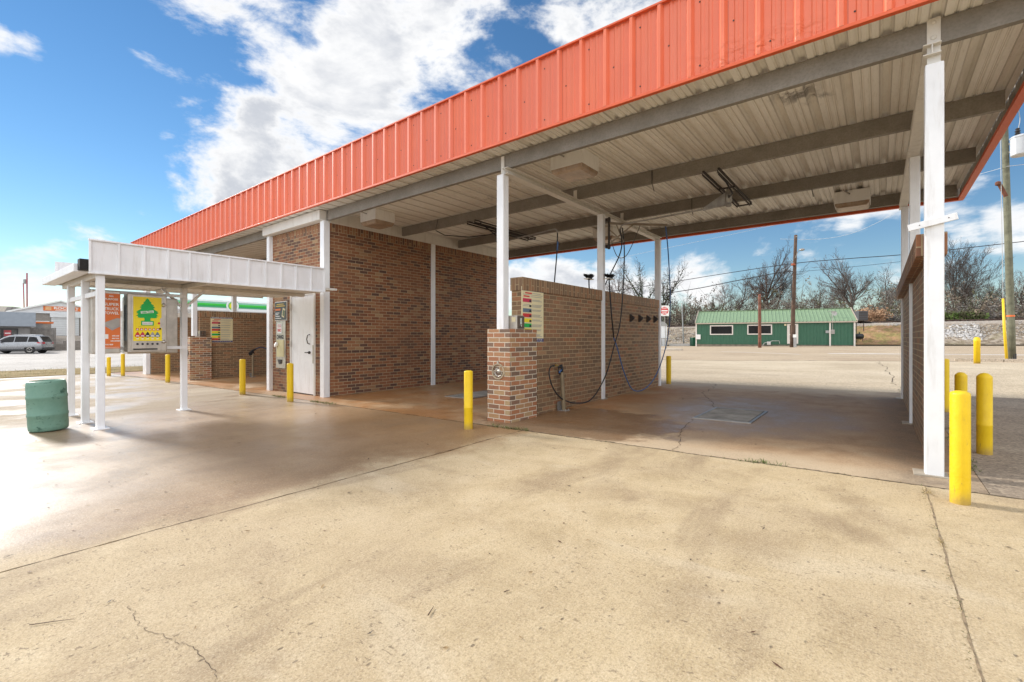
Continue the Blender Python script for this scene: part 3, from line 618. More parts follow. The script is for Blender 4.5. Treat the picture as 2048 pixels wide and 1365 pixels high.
# ------------------------------------------------------------------ washing-instruction boards
def wash_sign(x,y0,y1,z0,z1,label):
    t=thing('instruction_sign',(x,(y0+y1)/2,z0),label,'sign','washing instruction boards')
    W=y1-y0;H=z1-z0
    m=MB(); m.box(x+.001,x+.008,y0,y1,z0,z1); m.build('panel',paint('sign_cream',(.78,.69,.42),.5,.05),t,bevel=.002)
    def strip(a,b,za,zb,mat,name,up=.0115):
        q=MB(); q.box(x+.0085,x+up,y0+W*a,y0+W*b,z1-H*zb,z1-H*za); return q.build(name,mat,t)
    strip(.01,.99,.01,.068,NAVYP,'header'); strip(.01,.99,.925,.99,NAVYP,'footer')
    rt=(0,1,0);up=(0,0,1)
    text('lettering','WASHING INSTRUCTIONS',.052,(x+.0125,(y0+y1)/2,z1-H*.039),rt,up,WHITEP,t,fit=W*.92,bold=.001)
    text('lettering','STOP WHEN TIME IS UP',.02,(x+.0125,(y0+y1)/2,z1-H*.945),rt,up,WHITEP,t,fit=W*.86)
    text('lettering','For Service, Please Come Again',.02,(x+.0125,(y0+y1)/2,z1-H*.972),rt,up,WHITEP,t,fit=W*.86)
    strip(.15,.45,.095,.118,REDP,'red_tab'); strip(.08,.34,.155,.178,REDP,'red_tab')
    cols=[CRIMP,None,BLUP,REDP,YELP,GREENP,YELP,REDP]
    tb=MB()
    def line(a,b,f): tb.box(x+.0085,x+.0105,y0+W*a,y0+W*b,z1-H*f-.0035,z1-H*f+.0035)
    line(.47,.86,.105);line(.06,.95,.135);line(.38,.9,.167)
    for i,c in enumerate(cols):
        a=.205+i*.09
        if c: strip(.05,.43,a,a+.068,c,'colour_block')
        else: line(.08,.36,a+.02);line(.06,.3,a+.045)
        q=MB(); q.box(x+.0116,x+.013,y0+W*.33,y0+W*.42,z1-H*(a+.062),z1-H*(a+.025)); q.build('gun_symbol',BLACKP,t)
        for k in range(2+(i%2)): line(.46,.46+.36+.1*((i*7+k*3)%4)/3,a+.02+k*.018)
    tb.build('lettering',GREYP,t); return t
wash_sign(-4.298,5.68,6.27,1.12,1.985,'tall cream washing instructions board with colour blocks behind the near brick pier')
wash_sign(-17.518,5.97,6.65,1.03,1.90,'smaller-looking washing instructions board on the shaded far-left bay wall')
# ------------------------------------------------------------------ coin boxes on the piers
def coin_box(x0,x1,y,z,label):
    t=thing('coin_box',((x0+x1)/2,y,z),label,'coin box')
    m=MB(); m.box(x0,x1,y,y+.18,z,z+.205); m.build('housing',STEEL,t,bevel=.004)
    m=MB(); m.box(x1+.001,x1+.006,y+.01,y+.175,z+.01,z+.195); m.build('face_plate',paint('face_plate_brown',(.14,.10,.07),.5,.3),t)
    m=MB(); m.box(x1+.0065,x1+.016,y+.055,y+.10,z+.07,z+.165); m.tube([(x1+.006,y+.07,z+.05),(x1+.03,y+.07,z+.05)],.014,8); m.build('coin_slot',CHROME,t)
    m=MB(); m.box(x1-.10,x1-.03,y-.004,y-.0005,z+.11,z+.18); m.build('notice',PAPER,t); return t
coin_box(-4.625,-4.24,5.50,1.326,'dented steel coin box on the near brick pier beside the white post')
coin_box(-17.90,-17.47,5.64,1.221,'small steel coin box on the shaded far-left brick pier')
# ------------------------------------------------------------------ ceiling light boxes
def lightbox(x,y,label):
    t=thing('ceiling_light',(x,y,3.96),label,'ceiling light','white box lights under the roof')
    a=.275
    m=MB(); m.box(x-a,x+a,y-a*.93,y+a*.93,3.735,3.955); m.build('housing',LIGHTBOX,t,bevel=.006)
    m=MB(); V=[]
    for s,z in ((.97,3.733),(.93,3.69),(.80,3.655)):
        V+=[(x-a*s,y-a*.93*s,z),(x+a*s,y-a*.93*s,z),(x+a*s,y+a*.93*s,z),(x-a*s,y+a*.93*s,z)]
    m.add(V,[(i*4+j,(i+1)*4+j,(i+1)*4+(j+1)%4,i*4+(j+1)%4) for i in range(2) for j in range(4)]+[(11,10,9,8)]); m.build('diffuser',DIFF,t)
    m=MB(); m.tube([(x-.12,y-a*.93-.16,3.93),(x-.06,y-a*.93-.05,3.90),(x-.03,y-a*.93-.002,3.885)],.011,8); m.build('conduit',GALV,t,smooth=True); return t
lightbox(-3.64,6.16,'nearest box light with rust-stained diffuser, right of the tall pier post')
lightbox(-8.70,6.24,'box light nearest the brick room, over its tall side wall')
lightbox(-5.45,10.85,'box light partly hidden behind the hose swing arm')
lightbox(-.40,11.0,'farthest right box light, close to the rear edge of the roof')
# ------------------------------------------------------------------ ceiling hose booms
def boom(cx,label,ang,L,plate=True):
    y=8.42;t=thing('ceiling_hose_boom',(cx,y,3.74),label,'hose boom')
    m=MB()
    for dx in(-.11,.11):
        m.box(cx+dx-.014,cx+dx+.014,7.36,9.62,3.712,3.737); m.box(cx+dx-.02,cx+dx-.014,7.36,9.62,3.665,3.70)
    for yy in (9.58,8.3): m.box(cx-.13,cx+.13,yy-.02,yy+.02,3.68,3.7)
    m.build('mounting_rails',DARK,t)
    m=MB(); m.lathe((cx,y,3.40),[(.02,0),(.045,.01),(.045,.05),(.03,.07),(.055,.09),(.055,.24),(.035,.26),(.035,.30)],12); m.build('swivel',GALV,t,smooth=True)
    e=Vector((cx+L*math.cos(R(ang)),y+L*math.sin(R(ang)),3.43)); o=Vector((cx,y,3.44))
    m=MB(); m.tube([o,o+(e-o)*.5+Vector((0,0,.0)),e,e+Vector((.0,0,-.02))+(e-o).normalized()*.06,e+(e-o).normalized()*.09-Vector((0,0,.09))],.016,8); m.build('boom_pipe',GALV,t,smooth=True)
    if plate:
        d=(e-o).normalized(); m=MB(); m.prism([o+Vector((0,0,.24)),o+Vector((0,0,.0)),o+d*.42-Vector((0,0,.03)),o+d*.42+Vector((0,0,.02))],Vector((-d.y,d.x,0))*.012); m.build('gusset_plate',GALV,t)
    m=MB(); m.tube([(cx+.05,7.6,3.72),(cx+.12,7.75,3.62),(cx+.16,8.0,3.5),(cx+.07,8.15,3.48),(cx+.03,8.3,3.56)],.013,8); m.build('feed_hose',BLACK,t,smooth=True)
    return e
e1=boom(-1.99,'rusty swivel hose boom hanging between roof purlins over the right bay',176,1.95)
e2=boom(-6.93,'dark ceiling rails and hose boom above the middle bay, seen past the post',-12,1.72,False)
m=MB(); m.tube([(-8.2,7.5,3.72),(-8.0,7.6,3.60),(-7.5,7.9,3.54),(-7.15,8.2,3.60),(-6.99,8.35,3.66)],.012,6)
tag(m.build('ceiling_hose',BLACK,smooth=True,loc=(-8.2,7.5,3.7)),'thin black hose sagging below the deck of the middle bay','hose')
# small loose wires dangling from the purlins
def smooth_path(pts,n=8):
    P=[Vector(p) for p in pts];out=[]
    for i in range(len(P)-1):
        p0=P[max(i-1,0)];p1=P[i];p2=P[i+1];p3=P[min(i+2,len(P)-1)]
        for k in range(n):
            t=k/n; out.append(.5*((2*p1)+(p2-p0)*t+(2*p0-5*p1+4*p2-p3)*t*t+(3*p1-p0-3*p2+p3)*t**3))
    out.append(P[-1]); return out
m=MB(); m.tube([(-2.93,7.432,3.95),(-2.93,7.432,3.74),(-2.90,7.45,3.60)],.006,5); m.tube([(-2.9,9.412,3.95),(-2.9,9.412,3.73),(-2.88,9.42,3.62)],.006,5)
m.tube([(-.9,9.412,3.74),(-.88,9.42,3.6)],.006,5); m.tube([(-8.05,7.43,3.95),(-8.12,7.43,3.73)],.006,5)
tag(m.build('dangling_wire',BLACK,loc=(-2.9,7.43,3.9)),'short loose wires hanging off the grey purlins','wire')
# ------------------------------------------------------------------ nozzle holder + black hose (right bay)
def holder(x,y,top,label,lean=.03):
    z=gz(x,y);t=thing('nozzle_holder',(x,y,z),label,'nozzle holder')
    m=MB(); m.tube([(x,y,z),(x-lean,y-lean*.6,top)],.036,12); m.build('pipe',paint('dull_tan_pipe',(.30,.23,.14),.55,.25,metal=.3),t,smooth=False)
    m=MB(); m.box(x-.09,x+.08,y-.07,y+.07,z-.03,z+.012); m.box(x-.085,x-.072,y-.07,y+.07,z+.0125,z+.15); m.build('base_plate',GALV,t,bevel=.003)
    for dx,dy in((.06,.05),(.06,-.05)):
        m=MB(); m.lathe((x+dx,y+dy,z+.0125),[(.012,0),(.012,.015)],6); m.build('bolt',GALV,t)
    return (x-lean,y-lean*.6,top)
hx,hy,hz=holder(-4.17,6.70,.615,'leaning tan pipe holding the black spray gun by the bay wall')
w=thing('spray_hose',(hx,hy,hz),'black spray hose looping from the tan pipe holder up to the roof boom','hose')
P=smooth_path([(hx-.02,hy-.20,hz+.12),(hx-.01,hy-.33,hz+.10),(hx+.02,hy-.41,hz-.02),(hx+.03,hy-.30,hz-.25),(hx+.03,hy-.02,hz-.45),(-4.12,7.05,.06),(-4.10,7.55,.09),(-4.08,8.05,.48),(-4.08,8.42,1.05),(-4.06,8.62,1.45),(-4.02,8.68,2.1),(-3.98,8.66,2.9),tuple(e1+Vector((-.05,.02,-.06)))],8)
m=MB(); m.tube(P,.0115,8); m.build('hose',BLACK,w,smooth=True)
m=MB(); m.tube([(hx,hy+.01,hz-.06),(hx,hy+.005,hz+.06),(hx,hy-.01,hz+.115)],[.02,.026,.018],8); m.obox((hx,hy-.05,hz+.10),(.014,0,0),(0,.055,.012),(0,-.004,.02)); m.tube([(hx,hy-.06,hz+.1),(hx,hy-.11,hz+.03),(hx,hy-.07,hz-.03),(hx,hy-.02,hz-.02)],.011,6); m.build('spray_gun',BLACK,w,smooth=True)
m=MB(); m.tube([(hx+.012,hy-.03,hz+.04),(hx+.012,hy-.10,hz+.0)],.012,6); m.build('trigger',BLUE,w)
m=MB(); m.tube([(hx-.01,hy-.10,hz+.115),(hx-.015,hy-.17,hz+.125)],.017,8); m.build('coupling',BRASS,w)
# left bay holder and hose
hx,hy,hz=holder(-16.9,7.05,.66,'pipe nozzle holder in the far-left bay behind a yellow bollard',.0)
w=thing('spray_hose',(hx,hy,hz),'dark blue spray hose drooping off its holder in the far-left bay','hose')
P=smooth_path([(hx,hy+.08,hz+.14),(hx+.03,hy+.25,hz+.2),(hx+.06,hy+.45,hz+.12),(hx+.1,hy+.7,hz-.2),(hx+.2,hy+1.1,hz-.5),(hx+.4,hy+1.7,hz-.6)],8)
m=MB(); m.tube(P,.018,8); m.build('hose',paint('dark_blue_rubber',(.03,.06,.13),.45,.1),w,smooth=True)
m=MB(); m.tube([(hx,hy-.1,hz+.02),(hx,hy,hz+.09),(hx,hy+.1,hz+.14)],[.03,.04,.022],8); m.obox((hx+.01,hy-.05,hz+.0),(.02,0,0),(0,.08,.03),(0,-.02,.05)); m.build('spray_gun',BLACK,w)
# ------------------------------------------------------------------ wall-mounted swing arm, brush and blue hose
sa=thing('hose_swing_arm',(-4.262,8.42,3.4),'tan swing arm with braces hinged on the middle bay post','hose arm')
a0=Vector((-4.20,8.43,3.46));a1=Vector((-3.30,9.17,3.43))
m=MB(); m.bar(a0,a1,.035,.045); m.bar(Vector((-4.2,8.43,3.05)),a0+(a1-a0)*.42,.028,.03); m.bar(Vector((-4.2,8.43,3.34)),a0+(a1-a0)*.25+Vector((0,0,-.36)),.02,.02); m.bar(a0+(a1-a0)*.25+Vector((0,0,-.36)),a0+(a1-a0)*.12,.02,.02); m.build('arm',paint('tan_arm',(.33,.27,.2),.5,.2,metal=.4),sa)
m=MB(); m.tube([(-4.20,8.43,2.95),(-4.20,8.43,3.58)],.022,10)
for z in (3.0,3.53): m.box(-4.262,-4.185,8.39,8.47,z-.03,z+.03); m.lathe((-4.20,8.43,z),[(.034,-.035),(.034,.035)],10)
m.build('hinge_post',DARK,sa)
m=MB(); m.tube(smooth_path([(-4.19,8.45,3.2),(-4.08,8.53,2.82),(-3.95,8.62,2.80),(-3.85,8.7,3.0),(-3.72,8.82,3.42)],6),.007,6); m.build('hose',paint('grey_hose',(.10,.085,.07),.6,.2),sa,smooth=True)
bh=thing('foam_brush_hose',(-4.22,8.5,2.25),'blue foam brush hose hanging in a U from the swing arm tip','hose')
P=smooth_path([tuple(a1+Vector((-.03,-.02,-.02))),(-3.33,9.3,2.9),(-3.50,9.9,2.0),(-3.75,10.5,1.35),(-3.92,10.65,.8),(-4.0,10.35,.32),(-4.05,9.85,.07),(-4.1,9.35,.09),(-4.12,8.98,.45),(-4.15,8.72,.95),(-4.18,8.60,1.20)],8)
m=MB(); m.tube(P,.0115,8); m.build('hose',BLUE,bh,smooth=True)
m=MB(); m.tube([(-4.18,8.60,1.20),(-4.195,8.52,1.7),(-4.21,8.45,2.36)],.015,8); m.build('handle',BLACK,bh,smooth=True)
def brush(x,y,z,mb,r):
    for k in range(260):
        a=r.uniform(0,6.28);q=r.random()**.5;p=Vector((x+.045*q*math.cos(a),y+.12*q*math.sin(a),z)); d=Vector((math.cos(a)*.5,math.sin(a)*.7,r.uniform(.3,1))).normalized()
        mb.tube([p,p+d*r.uniform(.05,.085)],[.005,.003],3,cap=False)
rr=random.Random(5)
m=MB(); brush(-4.21,8.47,2.40,m,rr); m.lathe((-4.21,8.47,2.375),[(.03,-.02),(.07,0),(.05,.04)],12); m.build('bristles',BLACK,bh)
m=MB(); m.obox((-4.21,8.47,2.367),(.055,0,0),(0,.13,0),(0,0,.008)); m.build('brush_back',STEEL,bh)
b2=thing('foam_brush',(-4.55,8.27,2.3),'second black foam brush on the hidden side of the bay wall top','brush')
m=MB(); brush(-4.55,8.25,2.40,m,rr); m.lathe((-4.55,8.25,2.375),[(.03,-.02),(.07,0),(.05,.04)],12); m.build('bristles',BLACK,b2)
m=MB(); m.tube([(-4.55,8.25,2.36),(-4.54,8.3,1.4)],.014,8); m.build('handle',BLACK,b2)
m=MB(); m.obox((-4.55,8.25,2.367),(.05,0,0),(0,.12,0),(0,0,.008)); m.build('brush_back',STEEL,b2)
w=thing('middle_bay_hose',(e2.x,e2.y,3.3),'single black and blue hose dropping behind the bay wall from the ceiling boom','hose')
m=MB(); m.tube(smooth_path([tuple(e2+Vector((.08,0,-.08))),(e2.x+.06,e2.y+.0,2.9),(e2.x-.02,e2.y,2.0),(e2.x-.05,e2.y+.05,.8)],6),.013,8); m.build('hose',BLACK,w,smooth=True)
m=MB(); m.tube([(e2.x+.085,e2.y,3.16),(e2.x+.072,e2.y,2.98)],.017,8); m.build('sleeve',BLUE,w)
# second hose of right boom
w=thing('boom_drop_hose',tuple(e1),'thin dark hose dropping from the roof boom tip behind the bay wall','hose')
m=MB(); m.tube(smooth_path([tuple(e1+Vector((-.09,.0,-.08))),(e1.x-.1,e1.y+.05,2.9),(e1.x-.62,e1.y+.25,2.1),(e1.x-.8,e1.y+.4,1.2)],6),.012,6); m.build('hose',BLACK,w,smooth=True)
# ------------------------------------------------------------------ mat clamps
mc0=None
for i,(y,z) in enumerate(((9.66,1.63),(10.13,1.635),(10.60,1.64),(11.04,1.645))):
    lab=['mat clamp nearest the middle white post in the row of four','second mat clamp from the middle white post','third mat clamp, next to the last one before the rear post','mat clamp closest to the rear post in the row of four'][i]
    t=thing('mat_clamp',(-4.3,y,z),lab,'mat clamp','dark mat clamps along the bay wall')
    m=MB(); m.box(-4.299,-4.285,y-.04,y+.04,z-.085,z+.085); m.build('back_plate',DARK,t)
    m=MB(); m.prism([(-4.284,y-.03,z+.075),(-4.215,y-.03,z+.018),(-4.215,y-.03,z-.018),(-4.284,y-.03,z-.075)],(0,.014,0)); m.prism([(-4.284,y+.018,z+.075),(-4.215,y+.018,z+.018),(-4.215,y+.018,z-.018),(-4.284,y+.018,z-.075)],(0,.014,0)); m.tube([(-4.23,y-.04,z),(-4.23,y+.04,z)],.014,8); m.build('jaw',DARK,t)
# ------------------------------------------------------------------ floor drains
def drain(x0,x1,y0,y1,label):
    t=thing('floor_drain',((x0+x1)/2,(y0+y1)/2,gz(x0,y0)),label,'drain','steel floor drains in the bays')
    def P(x,y,u): return (x,y,gz(x,y)+u)
    def slabq(m,a,b,c,d,u0,u1): 
        Q=[P(a,c,u0),P(b,c,u0),P(b,d,u0),P(a,d,u0),P(a,c,u1),P(b,c,u1),P(b,d,u1),P(a,d,u1)]
        m.add(Q,[(0,3,2,1),(4,5,6,7),(0,1,5,4),(1,2,6,5),(2,3,7,6),(3,0,4,7)])
    m=MB(); w=.035
    slabq(m,x0-w,x1+w,y0-w,y0,-.02,.014);slabq(m,x0-w,x1+w,y1,y1+w,-.02,.014);slabq(m,x0-w,x0,y0,y1,-.02,.014);slabq(m,x1,x1+w,y0,y1,-.02,.014); m.build('frame',GALV,t)
    m=MB(); slabq(m,x0,x1,y0,y1,-.01,.003); m.build('sump',HOLE,t)
    for k in range(2):
        a=y0+(y1-y0)*(k*.5)+.01;b=y0+(y1-y0)*(k*.5+.5)-.01
        m=MB(); n=8
        for i in range(n):
            c=a+(b-a)*i/n; slabq(m,x0+.01,x1-.01,c,c+(b-a)/n*.48,.0032,.018)
        for xx in (x0+.01,(x0+x1)/2-.012,x1-.034): slabq(m,xx,xx+.024,a,b,.0031,.0135)
        m.build('grate',paint('worn_grate_steel',(.33,.305,.27),.7,.3,metal=.0),t)
drain(-2.15,-1.43,7.16,8.36,'square steel floor drain in the sunlit-edged right bay floor')
drain(-7.25,-6.55,6.95,8.15,'steel floor drain in the rust-stained middle bay floor')
# ------------------------------------------------------------------ bollards
def bollard_mesh(r,h,dome,seam):
    m=MB();prof=[(r,-.05),(r*1.0,h*.3),(r,h-.02)]
    if seam: prof=[(r,-.05),(r,h*.36),(r*1.025,h*.365),(r*1.025,h*.378),(r,h*.383),(r,h-.02)]
    prof+= [(r*.97,h-.006),(r*.9,h),(r*.5,h+dome*.8),(.005,h+dome)]
    m.lathe((0,0,0),prof,28); return m
bdata=[(.46,4.645,.0565,.80,.012,0,'bright yellow bollard in the right foreground before the tall white post'),
 (.838,6.66,.060,.79,.03,1,'shaded dome-topped yellow bollard with a ring seam, right of the foreground one'),
 (.815,8.15,.060,.70,.03,0,'short shaded yellow bollard between two others beside the right wall'),
 (.80,9.88,.060,.82,.01,0,'shaded yellow bollard half hidden behind the tall white post'),
 (-4.40,4.62,.060,.79,.006,1,'slim yellow bollard in front of the mixed-brick pier'),
 (-9.38,4.63,.062,.77,.01,0,'yellow bollard standing in front of the white door'),
 (-11.62,4.62,.064,.81,.01,0,'yellow bollard left of the change machine before the shaded bay'),
 (-17.15,4.68,.062,.85,.01,0,'yellow bollard left of the thin post that has Y-braces'),
 (-22.7,4.35,.062,.70,.006,0,'leftmost and lowest yellow bollard, under the orange towel panel'),
 (-22.15,4.65,.062,.82,.006,0,'yellow bollard in the gap between the two vending machines'),
 (-4.26,11.93,.062,.72,.006,0,'small yellow bollard at the back end of the bay wall')]
b0={}
for i,(x,y,r,h,dm,se,lab) in enumerate(bdata):
    m=bollard_mesh(r,h,dm,se); o=m.build('bollard',YELLOW,smooth=True,loc=(0,0,0),uv=False); o.location=(x,y,gz(x,y)); WL[o.name]=Vector(o.location)
    md=o.modifiers.new('edge','EDGE_SPLIT'); md.split_angle=R(50)
    tag(o,lab,'bollard','yellow pipe bollards')
m=MB(); r=.10; m.lathe((0,0,0),[(r,-.05),(r,.86),(r*1.06,.87),(r*1.06,.93),(r,.94),(r*.95,1.0),(r*.6,1.04),(.01,1.05)],28)
o=m.build('bollard',YELLOW,smooth=True,uv=False); o.location=(3.05,25.9,gz(3.05,25.9)); tag(o,'thick capped yellow bollard far right near the street and utility pole','bollard','yellow pipe bollards')
# ------------------------------------------------------------------ vending shelter
VX0,VX1,VY0,VY1=-11.45,-8.70,1.46,5.0
vs=thing('vending_shelter',(-10.0,1.6,gz(-10,1.6)),'white flat-roofed vending shelter with tall panelled side fascia reaching the brick room','shelter')
PANEL=paint('white_panel_fascia',(.79,.795,.81),.5,.05,(.4,.36,.3),.3)
seams=[1.465,1.78,2.08,2.38,2.67,2.96,3.25,3.56,3.85,4.13,4.41,4.71,4.985]
m=MB(); m.box(VX1-.02,VX1-.008,VY0,VY1,2.125,2.565); m.build('fascia',PANEL,vs)
m=MB()
for y in seams: m.box(VX1-.0079,VX1+.012,y-.014,y+.014,2.126,2.564)
m.box(VX1-.03,VX1+.016,VY0-.012,VY1,2.5655,2.59); m.box(VX1-.03,VX1+.014,VY0-.012,VY1,2.10,2.1245); m.build('trim',WHITE,vs,bevel=.003)
m=MB(); m.box(VX0,VX0+.012,VY0,VY1,2.125,2.545); 
for y in (1.465,2.4,3.4,4.4): m.box(VX0+.0125,VX0+.03,y,y+.03,2.17,2.54)
m.build('fascia',PANEL,vs); m=MB(); m.prism([(VX0+.013,1.95,2.54),(VX0+.013,1.95,2.2),(VX0+.16,1.95,2.2)],(0,.15,0)); m.build('brace',PANEL,vs)
m=MB(); m.box(VX0+.013,VX1-.021,VY0+.04,5.27,2.16,2.20); 
for k in range(19):
    y=VY0+.1+k*.2; m.box(VX0+.013,VX1-.021,y,y+.012,2.152,2.1595)
m.build('roof_deck',CREAM,vs)
m=MB(); m.box(VX0-.22,VX1-.17,VY0-.14,VY0+.035,2.13,2.245); m.build('gutter',WHITE,vs,bevel=.006)
m=MB(); m.box(VX1-.169,VX1-.022,VY0-.1,VY0+.03,2.15,2.30); m.build('gutter_end',HOLE,vs)
m=MB(); m.box(VX0+.02,VX1-.04,1.55,1.63,2.06,2.15); m.box(VX0+.02,VX1-.04,2.92,2.98,2.08,2.151); m.box(-9.97,-9.89,1.64,5.2,2.09,2.1505); m.build('rafter',CREAM,vs,bevel=.004)
for x,y in ((-8.79,1.59),(-9.66,1.57),(-10.84,1.58),(-9.92,2.95)):
    m=MB(); m.box(x-.052,x+.052,y-.045,y+.045,gz(x,y)-.02,2.085); p=m.build('post',WHITE,vs,bevel=.006)
    m=MB(); g=gz(x,y); m.box(x-.11,x+.11,y-.09,y+.09,g-.03,g+.014); m.build('base_plate',WHITE,p,bevel=.003)
m=MB(); m.box(-10.78,-9.72,1.555,1.60,1.80,1.87); m.box(-9.60,-8.85,1.555,1.60,1.80,1.87); m.build('cross_bar',WHITE,vs,bevel=.004)
m=MB(); m.bar((-9.92,2.95,1.72),(-9.92,2.62,2.07),.05,.04); m.bar((-9.92,2.95,1.72),(-9.92,3.28,2.07),.05,.04); m.build('brace',WHITE,vs,bevel=.003)
for z in (1.905,1.0):
    m=MB(); m.box(-9.70,-9.64,1.62,2.9,z,z+.05); m.build('machine_rail',WHITE,vs)
# ------------------------------------------------------------------ vending machines
MX=-9.40
def machine(y0,y1,z0,z1,x0,x1,label,front=True):
    t=thing('vending_machine',((x0+x1)/2,(y0+y1)/2,z0),label,'vending machine','wall vending machines under the shelter')
    m=MB(); m.box(x0,x1,y0,y1,z0,z1); m.build('body',STEEL,t,bevel=.012)
    return t
# air freshener machine
z0,z1=.955,1.905
t=machine(2.03,2.555,z0,z1,-9.63,MX,'steel vending machine with yellow panel and green tree emblem')
m=MB(); m.box(MX+.0005,MX+.012,2.075,2.545,z0+.03,z1-.02); dr=m.build('door',STEEL,t,bevel=.004)
m=MB(); f=MX+.013; m.prism([(f,2.10,1.145),(f,2.48,1.145),(f,2.48,1.36),(f,2.455,1.36),(f,2.455,1.52),(f,2.475,1.52),(f,2.475,1.86),(f,2.10,1.86)],(.002,0,0)); m.build('panel',YELP,t)
yc=2.285
def tree_outline(cy,z0,s):
    half=[(0,1.0),(.07,.93),(.05,.915),(.13,.84),(.10,.82),(.20,.735),(.17,.715),(.235,.66),(.18,.64),(.20,.60),(.33,.50),(.29,.485),(.335,.45),(.27,.425),(.29,.39),(.34,.355),(.27,.34),(.30,.30),(.22,.275),(.10,.28),(.085,.20),(.11,.17)]
    L=[(cy-x*s,z0+z*s) for x,z in half]; Rr=[(cy+x*s,z0+z*s) for x,z in reversed(half[1:])]
    return L+Rr
def flat(m,pts,x,th=.0016): m.prism([(x,a,b) for a,b in pts],(th,0,0))
m=MB(); flat(m,tree_outline(yc,1.395,.445),f+.0026); m.box(f+.0026,f+.0042,yc-.085,yc+.085,1.395,1.472); m.build('tree_emblem',GREENP,t,fixn=True)
m=MB(); m.obox((f+.0051,yc-.003,1.615),(.0008,0,0),(0,.085,.010),(0,-.002,.019)); m.box(f+.0043,f+.006,yc-.068,yc+.068,1.408,1.455); m.build('label_plate',WHITEP,t)
text('lettering','Little Trees',.04,(f+.0068,yc-.003,1.615),(0,.99,.11),(0,0,1),GREENP,t,fit=.145,bold=.0008)
text('lettering','Since 1952',.034,(f+.0068,yc,1.43),(0,1,0),(0,0,1),GREYP,t,fit=.115)
m=MB(); m.box(f+.0025,f+.004,yc-.12,yc+.12,1.370,1.376); m.build('lettering',GOLDP,t)
icons=MB(); wh=MB()
for k in range(6):
    y=2.135+k*.054; icons.box(f+.0025,f+.004,y,y+.038,1.315,1.350); wh.box(f+.0041,f+.005,y+.007,y+.031,1.321,1.333); wh.obox((f+.0046,y+.019,1.337),(.0004,0,0),(0,.008,0),(0,0,.005))
icons.lathe((f+.0025,2.44,1.435),[(.018,0),(.018,.0016)],14,0,(1,0,0))
icons.build('red_icons',REDP,t); wh.build('icon_symbols',WHITEP,t)
for k,(ma,nm) in enumerate(((REDP,'product_tree'),(CRIMP,'product_tree'),(BLACKP,'product_tree'),(GREYP,'product_tree'),(BLUP,'product_tree'))):
    y=2.155+k*.066; m=MB(); flat(m,tree_outline(y,1.18,.115),f+.0026); m.build(nm,ma,t,fixn=True)
    m=MB(); m.box(f+.0044,f+.0052,y-.02,y+.02,1.218,1.235); m.box(f+.0026,f+.0035,y-.014,y+.014,1.172,1.186); m.build('product_label',WHITEP,t)
m=MB()
for k in range(5): m.lathe((f,2.155+k*.066,1.095),[(.017,0),(.017,.006)],12,0,(1,0,0))
m.build('push_buttons',BLACKP,t)
m=MB(); m.box(f,f+.003,2.10,2.42,1.0,1.022); m.build('vend_slot',HOLE,t)
for z in (1.74,1.13):
    m=MB(); m.lathe((f,2.50,z),[(.03,0),(.032,.015),(.02,.03),(.01,.05)],12,0,(1,0,0)); m.tube([(f+.04,2.47,z+.01),(f+.045,2.53,z-.012)],.008,6); m.build('lock',CHROME,t,smooth=True)
m=MB(); m.lathe((f,2.455,1.345),[(.014,0),(.014,.008)],10,0,(1,0,0)); m.build('coin_button',HOLE,t)
m=MB(); m.box(-9.60,-9.44,2.026,2.0295,1.15,1.72); m.build('side_decal',paint('faded_decal',(.30,.38,.42),.5,.35),t)
# towel machine
t=machine(1.60,1.945,.95,1.93,-9.63,MX,'steel vending machine with orange truck towel panel')
m=MB(); m.box(MX+.0005,MX+.004,1.715,1.94,1.03,1.885); m.build('panel',ORANP,t)
f=MX+.0045;yc=1.832
for s,z,sz,ft,ma in (('ALL',1.845,.035,.062,WHITEP),('PURPOSE',1.795,.04,.16,WHITEP),('SUPER',1.715,.06,.185,WHITEP),('TRUCK',1.645,.06,.185,WHITEP),('TOWEL',1.58,.06,.185,WHITEP),('SUPER LARGE',1.225,.022,.085,WHITEP),('SUPER TOUGH',1.185,.022,.085,WHITEP),('SUPER ABSORBENT',1.145,.022,.12,WHITEP),('FULL SIZE',1.09,.022,.10,WHITEP)):
    text('lettering',s,sz,(f+.001,yc+(.05 if sz<.03 and z>1.1 else (-.03 if sz<.03 else 0)),z),(0,1,0),(0,0,1),ma,t,fit=ft,bold=.0012)
m=MB(); m.prism([(f,1.73,1.425),(f,1.90,1.505),(f,1.935,1.50),(f,1.935,1.40),(f,1.84,1.345)],(.0016,0,0)); m.build('towel_picture',paint('towel_grey',(.42,.40,.37),.7,.15),t)
m=MB(); m.prism([(f+.0017,1.73,1.42),(f+.0017,1.84,1.345),(f+.0017,1.935,1.40),(f+.0017,1.935,1.37),(f+.0017,1.84,1.31),(f+.0017,1.73,1.395)],(.001,0,0)); m.build('towel_edge',GREYP,t)
m=MB(); m.box(f,f+.0016,1.73,1.795,1.18,1.25); m.build('label_plate',WHITEP,t)
m=MB(); m.box(f,f+.0012,1.725,1.93,1.045,1.049); m.build('panel_line',WHITEP,t)
# two more, back to back
machine(2.10,2.80,.93,1.88,-10.05,-9.72,'plain steel machine back behind the yellow-panelled machine')
machine(1.72,1.98,.95,1.90,-10.05,-9.72,'plain steel machine behind the orange-panelled machine')
